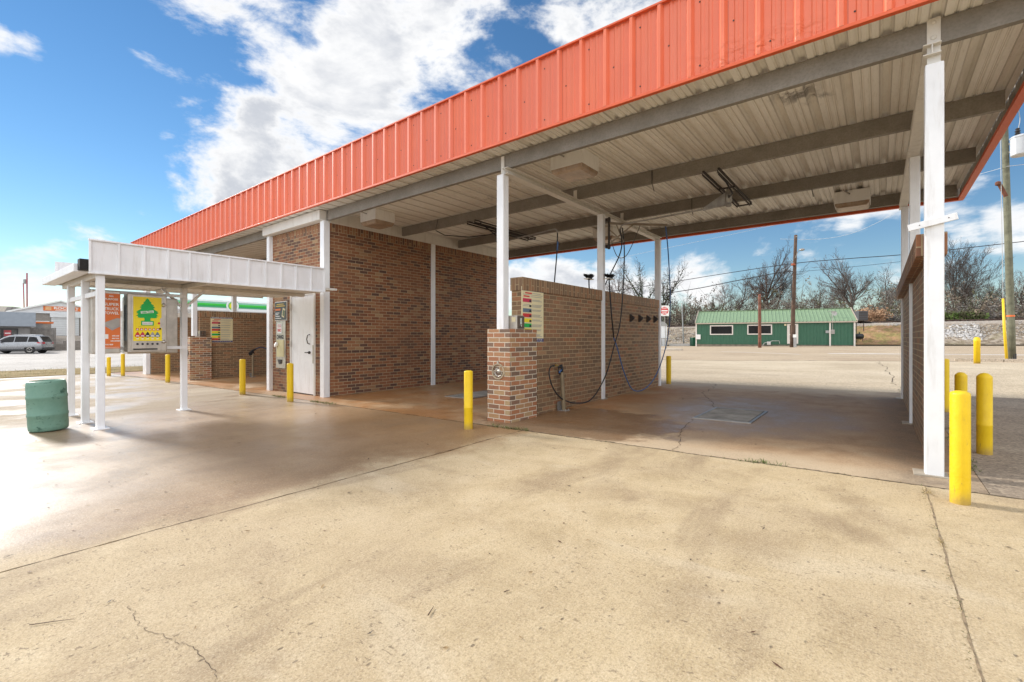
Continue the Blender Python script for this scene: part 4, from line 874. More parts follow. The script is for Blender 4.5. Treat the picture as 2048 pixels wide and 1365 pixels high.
# ------------------------------------------------------------------ barrel
bx,by=-9.27,1.12
BARR=NT('green_plastic_barrel'); o=BARR.obj(); n=BARR.noise(o,5,6,.7,.4); n2=BARR.noise(BARR.map(o,(3,3,9)),2.5,5,.7)
c=BARR.ramp(n,[(.3,(.12,.245,.185)),(.7,(.165,.30,.23))]); c=BARR.mix(BARR.math('MULTIPLY',BARR.rng(n,.54,.63),BARR.rng(n2,.48,.58)),c,(.035,.10,.07)); BARRM=BARR.out(c,.5,0,BARR.bump(n2,.08,.01),.4)
m=MB(); r=.212; H=.66
m.lathe((0,0,0),[(r*.93,0),(r*.985,.02),(r,.07),(r*1.0,.20),(r*1.025,.21),(r*1.025,.235),(r,.245),(r*1.005,.45),(r*1.025,.46),(r*1.025,.485),(r,.495),(r,.64),(r*.96,.685),(r*.90,.70),(r*.87,.69),(r*.92,.62),(r*.93,.1),(.01,.05)],40,0,capt=False)
o=m.build('trash_barrel',[BARRM],smooth=True,uv=False); o.location=(bx,by,gz(bx,by)+.012); o.rotation_euler=(R(1),R(-2),R(42)); tag(o,'cut-down green plastic drum leaning by the shelter posts','barrel')
# ------------------------------------------------------------------ weeds and litter
def tufts(path,n,seed,mats,h=(.02,.06),w=.03,name='grass'):
    r=random.Random(seed);m=MB();P=[Vector(p) for p in path]
    for k in range(n):
        i=r.randrange(len(P)-1);q=P[i].lerp(P[i+1],r.random());x=q.x+r.gauss(0,w);y=q.y+r.gauss(0,w);z=gz(x,y)-.01
        for b in range(r.randint(3,6)):
            a=r.uniform(0,6.28);hh=r.uniform(*h);d=Vector((math.cos(a),math.sin(a),0));p=Vector((x,y,z));ww=Vector((-d.y,d.x,0))*.0022
            m.add([p-ww,p+ww,p+d*hh*.5+Vector((0,0,hh*.8))+ww*.6,p+d*hh*.5+Vector((0,0,hh*.8))-ww*.6,p+d*hh*1.15+Vector((0,0,hh*r.uniform(.5,1)))],[(0,1,2,3),(3,2,4)],r.randrange(len(mats)))
    return tag(m.build(name,mats,uv=False),kind='stuff')
GA=paint('weed_green',(.13,.20,.035),.7,.3);GB=paint('weed_dry',(.36,.26,.11),.8,.25);GC=paint('weed_dark',(.07,.11,.02),.7,.3)
tufts([(-4.3,4.96),(-3.6,4.965)],70,1,[GA,GB,GC]); tufts([(-1.0,4.985),(-.7,4.99)],26,2,[GA,GC]); tufts([(-9.0,4.885),(-8.2,4.895)],80,3,[GA,GB,GC]); tufts([(-10.7,4.88),(-10.1,4.88)],60,4,[GA,GB])
tufts([(-20,4.83),(JX,4.96),(.28,5.0),(6,5.1)],160,5,[GB,GC,GB],(.008,.025),.012)
tufts([(.29,4.95),(.29,4.75)],14,6,[GB,GB],(.015,.035),.015); tufts([(.289,3.75),(.288,3.65)],9,7,[GB,GB],(.012,.03),.012); tufts([(.272,4.9),(.272,.8)],120,8,[GB,GC],(.006,.018),.008); tufts([(.64,5.7),(.66,7.5)],90,9,[GC,GA],(.015,.05),.03)
# fallen leaves / twigs
r=random.Random(21);m=MB()
LEAF=[paint('dead_leaf_brown',(.13,.06,.03),.7,.3),paint('dead_leaf_dark',(.05,.035,.025),.7,.3),paint('dead_leaf_tan',(.36,.24,.11),.7,.2)]
def leaf(x,y,s):
    a=r.uniform(0,6.28);d=Vector((math.cos(a),math.sin(a),0))*s;q=Vector((-math.sin(a),math.cos(a),0))*s*r.uniform(.2,.45);z=Vector((x,y,gz(x,y)+.004));u=Vector((0,0,s*r.uniform(.1,.5)))
    m.add([z-d,z-q+u*.5,z+d+u,z+q+u*.3,z+u*.1],[(0,1,4),(1,2,4),(2,3,4),(3,0,4)],r.randrange(3))
for k in range(330):
    x=r.uniform(-11,2.2);y=r.uniform(.4,4.9)
    leaf(x,y,abs(r.gauss(.007,.006))+.004)
for x,y,s in ((-3.59,.36,.018),(-3.95,.31,.02),(-4.0,1.07,.016),(-4.39,.89,.018),(-3.56,1.07,.011),(-3.54,1.18,.010),(-3.07,1.15,.009),(-2.1,1.5,.008)): leaf(x,y,s)
for k in range(150): leaf(r.uniform(-12,6),r.uniform(5.2,24),abs(r.gauss(.012,.008))+.005)
tag(m.build('leaf_litter',LEAF,uv=False),kind='stuff')
def twig(pts,rad,label):
    m=MB(); m.tube([(x,y,gz(x,y)+rad+.004) for x,y in pts],[rad,rad*.8,rad*.4][:len(pts)],6); tag(m.build('twig',paint('twig_brown',(.12,.075,.045),.8,.3),uv=False,loc=(*pts[0],gz(*pts[0]))),label,'twig')
twig([(-2.91,.29),(-2.86,.36),(-2.81,.42)],.0018,'long thin twig lying on the dry concrete near the lower left corner')
twig([(-1.57,1.39),(-1.585,1.42),(-1.60,1.45)],.003,'short dark twig on the concrete at the lower centre')
twig([(-1.42,1.74),(-1.416,1.755),(-1.41,1.77)],.0025,'tiny dark stick on the concrete right of the lower-centre twig')
# ------------------------------------------------------------------ view constants (camera at the origin, 1.2 m up)
FPX,CXP,CYP=931.0,1024.0,675.0
AZ=math.atan2(1758-CXP,FPX)
FW=Vector((-math.sin(AZ),math.cos(AZ),0));RT=Vector((math.cos(AZ),math.sin(AZ),0))
def at(px,d,y=None):
    p=FW*d+RT*((px-CXP)/FPX*d); p.z=gz(p.x,p.y) if y is None else 1.2-(y-CYP)/FPX*d
    return p
# ------------------------------------------------------------------ embankment with railway
def bank_h(x): return 2.95+.006*x
m=MB(); xs=[-70+2*i for i in range(76)]; prof=[(65.4,-.05,0),(66.0,.25,.0),(67.0,.34,.10),(68.0,0,.38),(69.0,0,.66),(70.0,0,.93),(70.7,0,1.0),(76,0,1.02),(80,0,.7),(120,0,.5)]
r=random.Random(4); V=[]
for x in xs:
    b=gz(x,65.4)+.05
    for y,o,f in prof:
        V.append((x,y+r.gauss(0,.12),b+o*(1-f)*.6+(bank_h(x)-b)*f+(r.gauss(0,.07) if 0<f<1 else 0)))
n=len(prof); m.add(V,[(i*n+j,(i+1)*n+j,(i+1)*n+j+1,i*n+j+1) for i in range(len(xs)-1) for j in range(n-1)])
t=NT('embankment_soil'); o=t.pos(); A=t.noise(o,.5,6,.7); E=t.vor(o,3.2); Ev=t.n('ShaderNodeSeparateColor',{0:t.vor(o,3.6,out='Color')}).outputs[0]; sx=t.n('ShaderNodeSeparateXYZ',{0:o})
gr=t.ramp(Ev,[(0,(.17,.13,.09)),(.5,(.28,.225,.165)),(1,(.40,.34,.27))]); gr=t.mix(t.rng(A,.5,.7,0,.7),gr,(.17,.16,.06))
lf=t.ramp(t.noise(o,1.1,6,.7),[(.32,(.22,.20,.07)),(.46,(.31,.23,.10)),(.58,(.38,.22,.12)),(.72,(.44,.31,.20))])
lf=t.mix(t.rng(Ev,.4,1,0,.4),lf,(.15,.10,.05))
mk=t.math('MULTIPLY',t.rng(sx.outputs[0],-6,-2),t.rng(sx.outputs[0],4.6,3.2))
tp=t.rng(sx.outputs[2],2.5,2.8); c=t.mix(mk,gr,lf); c=t.mix(tp,c,(.36,.31,.26))
BANK=t.out(c,.95,0,t.bump(E,.8,.08),.2)
tag(m.build('railway_embankment',BANK,smooth=True,uv=False),kind='structure')
m=MB()
for y in (72.0,73.45): m.tube([(x,y,bank_h(x)+.17) for x in range(-60,70,10)],.06,6)
for i in range(170): 
    x=-52+i*.6; m.box(x,x+.22,71.5,73.95,bank_h(x)-.02,bank_h(x)+.1)
tag(m.build('railway_track',paint('rusty_rail',(.09,.055,.04),.8,.3),uv=False,loc=(0,72,3)),'dark rusty railway track along the top of the embankment','railway track')
# loose stone on the bank
def stones(n,xr,tr,sr,mats,name,seed):
    r=random.Random(seed);m=MB()
    for k in range(n):
        x=r.uniform(*xr);f=r.uniform(*tr);b=gz(x,65.4)+.05;y=67.0+3.3*f;z=b+(bank_h(x)-b)*(.1+.85*f)
        s=r.uniform(*sr)*(1.1-.5*f);q=[Vector((r.uniform(-1,1),r.uniform(-1,1),r.uniform(-1,1))).normalized()*s*r.uniform(.7,1.2) for _ in range(2)]
        a=[Vector((s,0,0)),Vector((-s*.9,.1*s,0)),Vector((0,s*.8,.1*s)),Vector((.1*s,-s*.8,0)),Vector((0,.1*s,s*.7)),Vector((0,0,-s*.6))]
        M=Matrix.Rotation(r.uniform(0,6),3,Vector((r.random(),r.random(),r.random()+.1)).normalized())
        m.add([Vector((x,y-.1,z+.03))+M@(v*r.uniform(.75,1.25)) for v in a],[(0,2,4),(2,1,4),(1,3,4),(3,0,4),(2,0,5),(1,2,5),(3,1,5),(0,3,5)],r.randrange(len(mats)))
    return tag(m.build(name,mats,uv=False),kind='stuff')
ST=[paint('pale_stone',(.55,.52,.48),.85,.25),paint('grey_stone',(.36,.33,.30),.85,.3),paint('tan_stone',(.42,.35,.27),.85,.3),paint('white_stone',(.54,.52,.50),.85,.15)]
stones(650,(4.4,8.3),(-.05,.85),(.12,.26),[ST[3],ST[0],ST[1]],'riprap',11)
stones(2600,(7.5,24),(-.05,1.0),(.05,.13),[ST[0],ST[1],ST[2]],'bank_gravel',12)
stones(2600,(-34,-13),(-.05,1.0),(.05,.13),[ST[0],ST[1],ST[2]],'bank_gravel',13)
stones(500,(-4,8),(.85,1.02),(.07,.15),[ST[3],ST[0]],'bank_gravel',14)
# ------------------------------------------------------------------ green building
A=Vector((-16.9,56.7));B=Vector((-1.9,59.6));gl=(B-A).length
gb=thing('green_metal_building',(0,0,0),'long low green metal-clad building with pale green ribbed roof across the street','building')
gb.location=(A.x,A.y,.0); gb.rotation_euler=(0,0,math.atan2(B.y-A.y,B.x-A.x))
def u_of(px):
    rv=FW+RT*((px-CXP)/FPX); d=(B-A).normalized(); 
    # A+u d = s rv
    det=d.x*(-rv.y)-d.y*(-rv.x); u=(-A.x*(-rv.y)+A.y*(-rv.x))/det; p=A+d*u
    return u,p.x*FW.x+p.y*FW.y
def uz(px,y): 
    u,d=u_of(px); return u,1.2-(y-CYP)/FPX*d
ZS,ZE,ZR,DP=.42,2.93,4.40,7.0
GSID=paint('green_siding',(.034,.125,.072),.5,.08,(.10,.14,.09),.3); GROOF=paint('pale_green_roof',(.225,.325,.185),.45,.07,(.3,.34,.2),.3)
FOUND=paint('block_foundation',(.26,.22,.17),.85,.25)
def ribwall(m,u0,u1,z0,z1,mi=0,y=0):
    x=u0
    while x<u1-.02:
        w=min(.3,u1-x); P=[(x,y),(x+w*.62,y),(x+w*.74,y-.028),(x+w*.88,y-.028),(x+w,y)]
        V=[];
        for a,b in P: V+=[(a,b,z0),(a,b,z1)]
        m.add(V,[(2*i,2*i+2,2*i+3,2*i+1) for i in range(4)],mi); x+=w
m=MB(); ribwall(m,0,gl,ZS,ZE); m.box(.02,gl-.02,.06,DP,ZS,ZE); m.prism([(.02,.06,ZE+.001),(.02,DP,ZE+.001),(.02,DP/2,ZR-.06)],(gl-.04,0,0)); m.build('wall',GSID,gb)
m=MB(); m.box(.01,gl-.01,.04,DP,-.3,ZS-.003); m.build('foundation',FOUND,gb)
rf=MB()
def slope(x,s,off=0): 
    return [(x,-.15+off,ZE-.02),(x,DP/2,ZR)] if s==0 else [(x,DP+.15,ZE-.02),(x,DP/2,ZR)]
for s in (0,1):
    x=-.12
    while x<gl+.12:
        w=.36;P=[(x,0),(x+.27,0),(x+.30,.04),(x+.33,.04),(x+.36,0)]
        V=[]
        for a,h in P:
            for q in slope(min(a,gl+.12),s): V.append((q[0],q[1],q[2]+h))
        rf.add(V,[(2*i,2*i+1,2*i+3,2*i+2) for i in range(4)]); x+=w
roof=rf.build('roof',GROOF,gb)
m=MB(); m.box(-.13,gl+.13,DP/2-.12,DP/2+.12,ZR+.03,ZR+.07); m.build('ridge_cap',GROOF,roof)
TANT=paint('tan_trim',(.50,.42,.33),.5,.06)
m=MB(); m.box(-.15,gl+.15,-.24,-.06,ZE-.16,ZE-.03)
for xx in (-.16,gl+.13):
    m.bar((xx,-.2,ZE-.02),(xx,DP/2,ZR+.05),.06,.16); m.bar((xx,DP+.2,ZE-.02),(xx,DP/2,ZR+.05),.06,.16)
m.build('gutter',TANT,gb)
WTRIM=paint('white_trim',(.72,.66,.6),.5,.05)
u2=u_of(1659.8)[0]
for uu in (-.06,u2,gl-.1):
    m=MB(); m.box(uu-.07,uu+.07,-.14,-.035,-.05 if uu<0 else .3,ZE-.17); m.build('downspout',WTRIM,gb)
for a,b in (((1419.9,650.7),(1466.3,669.7)),((1494.5,649.5),(1544.3,669.2))):
    ua,za=uz(*a);ub,zb=uz(*b)
    m=MB(); 
    for c in ((ua,ub,za-.12,za),(ua,ub,zb,zb+.12),(ua,ua+.12,zb+.12,za-.12),(ub-.12,ub,zb+.12,za-.12)): m.box(c[0],c[1],-.09,-.02,c[2],c[3])
    w=m.build('window',WTRIM,gb); g=MB(); g.box(ua+.12,ub-.12,-.055,-.035,zb+.12,za-.12); gp_=g.build('pane',GLASS,w)
ua,za=uz(1574.2,648);ub,zb=uz(1596.3,687.5)
m=MB(); m.box(ua,ua+.12,-.09,-.02,zb,za); m.box(ub-.12,ub,-.09,-.02,zb,za); m.box(ua+.12,ub-.12,-.09,-.02,za-.12,za); d=m.build('door',WTRIM,gb)
m=MB(); m.box(ua+.121,ub-.121,-.06,-.03,zb,za-.121); m.build('pane',GLASS,d)
m=MB(); m.box(ua+.121,ua+.24,-.07,-.061,zb,za-.121); m.box(ub-.24,ub-.121,-.07,-.061,zb,za-.121); m.box(ua+.24,ub-.24,-.07,-.061,zb,zb+.42); m.box(ua+.24,ub-.24,-.07,-.061,zb+.95,zb+1.03); m.build('door_leaf',WTRIM,d)
u,z=uz(1570.5,650); m=MB(); m.box(u-.1,u+.1,-.16,-.03,z-.08,z+.1); m.build('wall_lamp',PAPER,gb)
u,z=uz(1665,664); m=MB(); m.box(u-.17,u+.17,-.16,-.03,z-.2,z+.25); m.lathe((u,-.16,z+.05),[(.12,0),(.1,.08)],12,0,(0,-1,0)); m.tube([(u,-.08,z+.2),(u,-.08,ZE+1.05)],.03,6); m.build('electric_meter',GALV,gb)
u,z=uz(1654.5,663.5); m=MB(); m.box(u-.16,u+.16,-.16,-.03,z-.14,z+.14); m.build('junction_box',GREYP,gb)
u,z=uz(1537.5,687); m=MB(); m.box(u-.18,u+.18,-.45,-.2,z-.15,z+.22); m.lathe((u,-.46,z+.05),[(.13,0),(.1,.06)],12,0,(0,-1,0)); m.tube([(u-.15,-.3,z+.15),(u-.45,-.3,z+.05),(u-.6,-.3,z-.25)],.035,6); m.tube([(u+.15,-.3,z+.2),(u+.3,-.2,z+.3),(u+1.0,-.1,z+.3),(u+1.05,-.1,z)],.03,6); m.build('gas_meter',paint('meter_white',(.6,.58,.55),.5,.1),gb)
m=MB(); m.box(-.1,.42,-.25,-.03,1.0,1.55); m.build('utility_box',WHITEP,gb)
# satellite dish-like mast top
u,z=uz(1665,622); m=MB(); m.tube([(u,.9,3.3),(u,.9,4.1)],.025,6); m.tube([(u-.3,.9,4.0),(u+.45,.9,3.85)],.02,5); m.lathe((u+.25,.85,3.75),[(.02,0),(.26,.08)],14,0,(.3,-1,.3),capb=False,capt=False); m.build('antenna',GALV,roof)
# things right of the building
def rot_thing(name,p,label,cat,group=None,rz=0):
    t=thing(name,(0,0,0),label,cat,group); t.location=p; t.rotation_euler=(0,0,rz); return t
p=at(1720.5,55); t=rot_thing('air_handler',p,'dark grey boxy ventilation unit raised beside the green building','unit',rz=AZ)
z0=1.2+(675-641)/FPX*55-p.z; m=MB(); m.box(-.55,.55,-.5,.6,z0,z0+1.1); m.build('housing',paint('dark_grey_unit',(.075,.075,.08),.5,.1),t,bevel=.02); m=MB()
for i in range(5): m.box(-.5,.5,-.512,-.502,z0+.1+i*.2,z0+.2+i*.2)
m.build('louvres',DARK,t); m=MB(); m.tube([(-.45,0,0),(-.45,0,z0)],.04,6); m.tube([(.4,0,0),(.4,0,z0)],.04,6); m.build('leg',DARK,t)
p=at(1733,57); t=rot_thing('lean_to_roof',p,'small dark lean-to roof on yellow posts beside the green building','lean-to',rz=AZ)
m=MB(); zz=1.2+28/FPX*57-p.z; m.prism([(-1.4,-.8,zz+.35),(1.45,-.8,zz-.12),(1.45,-.8,zz-.04),(-1.4,-.8,zz+.45)],(0,2.2,0)); m.build('roof',paint('rusty_dark_roof',(.10,.07,.055),.7,.3),t)
for x in (.45,1.3):
    m=MB(); m.tube([(x,-.7,-.1),(x,-.7,zz-.0)],.055,8); m.build('post',YELLOW,t)
p=at(1717,53.5); t=rot_thing('grill',p,'black barrel grill on legs at the right end of the green building','grill',rz=AZ)
m=MB(); m.lathe((-.45,0,.95),[(.02,0),(.3,.03),(.32,.45),(.3,.87),(.02,.9)],14,0,(1,0,0)); m.tube([(0.1,0,1.2),(.1,0,1.45)],.05,6); m.build('drum',BLACK,t,smooth=True)
for x,y in ((-.35,-.2),(.35,-.2),(-.35,.2),(.35,.2)):
    m=MB(); m.tube([(x*1.2,y*1.2,-.05),(x*.9,y*.7,.75)],.03,6); m.build('leg',BLACK,t)
p=at(1388.5,57.5); t=rot_thing('dumpster',p,'dark green metal container at the left end of the green building','dumpster',rz=AZ)
m=MB(); m.box(-.35,.30,-.4,.5,0,.98); m.box(-.38,.33,-.42,.52,.981,1.05); m.build('body',paint('dumpster_green',(.02,.11,.06),.5,.15),t,bevel=.01)
# white shed and rail behind the sign
p=at(1327,60); t=rot_thing('white_shed',p,'pale small building behind the road sign, mostly hidden by the bay wall','shed',rz=AZ)
m=MB(); m.box(-2.2,.45,0,3,-.2,2.6); m.build('wall',WHITE,t); m=MB(); m.prism([(-2.3,-.1,2.601),(.55,-.1,2.601),(.1,-.1,3.1),(-2.3,-.1,3.3)],(0,3.2,0)); m.build('roof',GREYP,t); m=MB(); 
for k in range(6): m.box(-2.1+.42*k,-2.02+.42*k,-.5,-.45,-.2,1.0)
m.box(-2.2,.8,-.46,-.42,.9,1.0); m.build('railing',GALV,t)
m=MB(); a=at(1338,61);b=at(1393,59.5); m.bar(a+Vector((0,0,.1)),b+Vector((0,0,.1)),.3,.3); tag(m.build('low_white_kerb_wall',WTRIM,loc=tuple(a)),'low white kerb wall below the gravel bank, left of the green building','wall')
# do not enter sign
p=at(1333,41.6); t=rot_thing('do_not_enter_sign',p,'red and white DO NOT ENTER sign on a thin leaning post','road sign',rz=R(0))
nv=(-FW).normalized(); lean=-RT*.22
topz=1.2+(675-611)/FPX*41.6-p.z
W0=Vector(p)
m=MB(); m.bar((0,0,-.1),tuple(lean+Vector((0,0,topz-.05))),.05,.05); m.build('post',GALV,t)
c=lean*.93+Vector((0,0,topz-.47))+nv*.06; s=.44
Rv=RT;U=Vector((0,0,1))
m=MB(); m.obox(c,Rv*s*.9,nv*.01,U*s*1.05); m.build('plate',WHITEP,t)
m=MB(); m.lathe(c+nv*.011,[(s*.80,0),(s*.80,.006)],30,0,nv); m.build('red_disc',REDP,t)
m=MB(); m.obox(c+nv*.0195,Rv*s*.62,nv*.002,U*s*.13); m.build('white_bar',WHITEP,t)
text('lettering','DO NOT',.2,c+nv*.019+U*.22*s/.44,Rv,U,WHITEP,t,fit=.44,bold=.006)
text('lettering','ENTER',.2,c+nv*.019-U*.22*s/.44,Rv,U,WHITEP,t,fit=.40,bold=.006)
# island under the sign
q=at(1326,41.6); m=MB(); 
m.lathe((q.x,q.y,gz(q.x,q.y)-.05),[(1.7,0),(1.68,.16),(1.5,.18),(.01,.18)],24); o=m.build('traffic_island',KERBM,uv=False,loc=(q.x,q.y,0)); o.scale=(1,1,1); tag(o,kind='structure')
# poles -------------------------------------------------------------
WOODP=paint('brown_pole_wood',(.11,.065,.042),.85,.3,(.05,.03,.02),.5); GREENW=paint('green_grey_pole_wood',(.185,.185,.125),.85,.28,(.08,.07,.04),.5)
def pole(base,top,r0,r1,mat,name,label,cat='pole'):
    t=thing(name,tuple(base),label,cat); m=MB(); n=8; m.tube([Vector(base).lerp(Vector(top),i/n)+Vector((0,0,-.1 if i==0 else 0)) for i in range(n+1)],[r0+(r1-r0)*i/n for i in range(n+1)],14); m.build('pole',mat,t,smooth=True); return t
b=at(1584,46.5);tp=at(1591.5,46.5,470); t=pole(b,tp,.21,.14,WOODP,'utility_pole','brown wooden utility pole with street lamp before the green building')
a=at(1589,46.5,520);m=MB(); e=at(1599,45.8,499); m.tube([a,at(1594,46.1,506),e,at(1604,45.6,498)],.035,6); m.build('lamp_arm',GALV,t)
m=MB(); e=at(1604,45.6,499); m.lathe(e-Vector((0,0,.12)),[(.1,0),(.22,.05),(.24,.14),(.1,.22)],12); m.build('lamp_head',GALV,t,smooth=True)
m=MB(); k=at(1586.5,46.4,529); m.lathe(k-Vector((0,0,.1)),[(.2,0),(.2,.2)],10); m.build('band',paint('rust_band',(.35,.09,.04),.7,.2),t)
m=MB(); m.lathe(at(1591,46.4,474),[(.03,0),(.05,.1),(.03,.2)],8,0,(1,0,0)); m.build('insulator',GREYP,t)
b=at(1519.5,46.2);tp=at(1519,46.2,588); t=pole(b,tp,.15,.13,paint('rusted_pole',(.20,.075,.045),.8,.35,(.4,.2,.12),.4),'rusted_sign_post','rusty T-shaped steel post standing before the green building','post')
m=MB(); m.bar(at(1502,46.2,588),at(1539,46.2,588),.09,.1); m.build('cross_bar',DARK,t)
b=at(1367.5,62);tp=at(1363.5,62,606); pole(b,tp,.09,.06,GREYP,'slim_white_pole','slim pale pole in front of the gravel bank left of the green building')
b=at(1558.5,46.4)
t=thing('small_post',tuple(at(1590,46)),'short post with a white box at the foot of the brown utility pole','post'); m=MB(); p=at(1590,46); m.box(p.x-.12,p.x+.12,p.y-.1,p.y+.1,p.z,p.z+1.05); m.build('post',GREYP,t); m=MB(); m.box(p.x-.16,p.x+.14,p.y-.14,p.y+.1,p.z+.95,p.z+1.25); m.build('box',WHITEP,t)
# right utility pole
D=20.4;b=at(2024,D);tp=at(2005,D,120); t=pole(b,tp,.135,.105,GREENW,'utility_pole','thick green-grey wooden utility pole with transformer at the right edge')
def onp(y,off=0): 
    f=(720-y)/(720-120); q=b.lerp(tp,f); return q
m=MB(); q=onp(632); m.lathe(q-Vector((0,0,.03)),[(.134,0),(.134,.07)],14); m.build('orange_band',paint('orange_band',(.8,.16,.03),.5,.05),t)
m=MB(); q=onp(720); m.lathe(q-Vector((0,0,.08)),[(.139,0),(.138,.36)],14); m.build('dark_butt',BLACK,t)
m=MB(); g0=at(2013.5,19.9); g1=at(2006,20.0,597); m.tube([g0,g0.lerp(g1,.5)-RT*.02,g1],[.05,.05,.04],8); m.build('guy_guard',paint('guy_guard_yellow',(.82,.55,.02),.4,.06),t,smooth=True)
m=MB(); m.tube([g1,at(1999,20.2,160)],.012,4); m.build('guy_wire',GREYP,t)
m=MB(); m.bar(at(1998,20.2,367),at(2012,20.1,393),.09,.12); m.lathe(at(1996,20.2,372),[(.02,0),(.1,.05),(.1,.16),(.04,.2)],10); m.build('bracket',paint('rust_bracket',(.17,.06,.03),.8,.3),t)
q=at(2041,20.0,311); m=MB(); m.lathe(q,[(.28,0),(.31,.03),(.31,.74),(.33,.75),(.33,.79),(.28,.84),(.1,.90)],28); tr=m.build('transformer',paint('transformer_grey',(.56,.58,.60),.45,.06),t,smooth=True)
md=tr.modifiers.new('e','EDGE_SPLIT'); md.split_angle=R(40)
m=MB(); m.lathe(q+Vector((-.1,-.1,.88)),[(.06,0),(.1,.05),(.05,.1),(.1,.15),(.05,.2),(.08,.26),(.02,.3)],10); m.build('bushing',DARK,tr); m=MB(); m.bar(onp(290),q+Vector((0,0,.6)),.06,.08); m.bar(onp(305),q+Vector((0,0,.15)),.06,.08); m.build('mount',GALV,tr)
m=MB(); m.box(*sum([[v-.07,v+.07] for v in at(2016,20.2,0)[:2]],[]),at(2016,20.2,230).z,at(2016,20.2,195).z); m.build('cutout_switch',paint('porcelain_tan',(.45,.38,.3),.4,.1),t)
m=MB(); m.tube(smooth_path([at(2035,20,262),at(2040,20,240),at(2037,20,215),at(2045,20,190),at(2041,20,150)],5),.012,4); m.build('jumper_wire',GREYP,t)
# wires
def wire(pts,r,mat,label,n=14,sag=0):
    P=smooth_path(pts,n); m=MB(); m.tube(P,r,5,cap=False); return tag(m.build('power_line',mat,uv=False,smooth=True,loc=tuple(P[0])),label,'power line')
WD=paint('wire_black',(.02,.02,.022),.6,.1);WG=paint('wire_grey',(.55,.57,.6),.5,.1)
wire([at(1180,60,589),at(1320,56,568),at(1450,51,547),at(1587,46.3,527),at(1700,44,517),at(1830,42,507),at(2090,40,478)],.034,WD,'upper black power line strung past the brown utility pole')
wire([at(1330,57,587),at(1400,54,576),at(1480,50,560),at(1577,46.4,543),at(1582,46.3,556),at(1584,46.3,600)],.045,WD,'thick lower cable that ends in a drop at the brown pole')
wire([at(1590,46.3,544),at(1660,45,538),at(1740,44,530),at(1830,43,520)],.016,WD,'thin dark line running right from the brown pole below the upper one')
wire([at(1560,50,478),at(1640,48,478),at(1702,46,467),at(1765,44,440),at(1830,42,400)],.016,WG,'thin pale line curving up to the right under the roof edge')
wire([at(1180,55,528),at(1300,53,503),at(1420,50,478),at(1560,48,448)],.013,WG,'thin pale line crossing the sky above the bay wall')
wire([at(1890,35,366),at(1960,28,348),at(2003,20.3,336)],.012,WG,'thin pale lines meeting the right utility pole from the left, middle height')
wire([at(2012,20.2,333),at(2110,20,322)],.012,WG,'thin line leaving the right utility pole toward the frame edge')
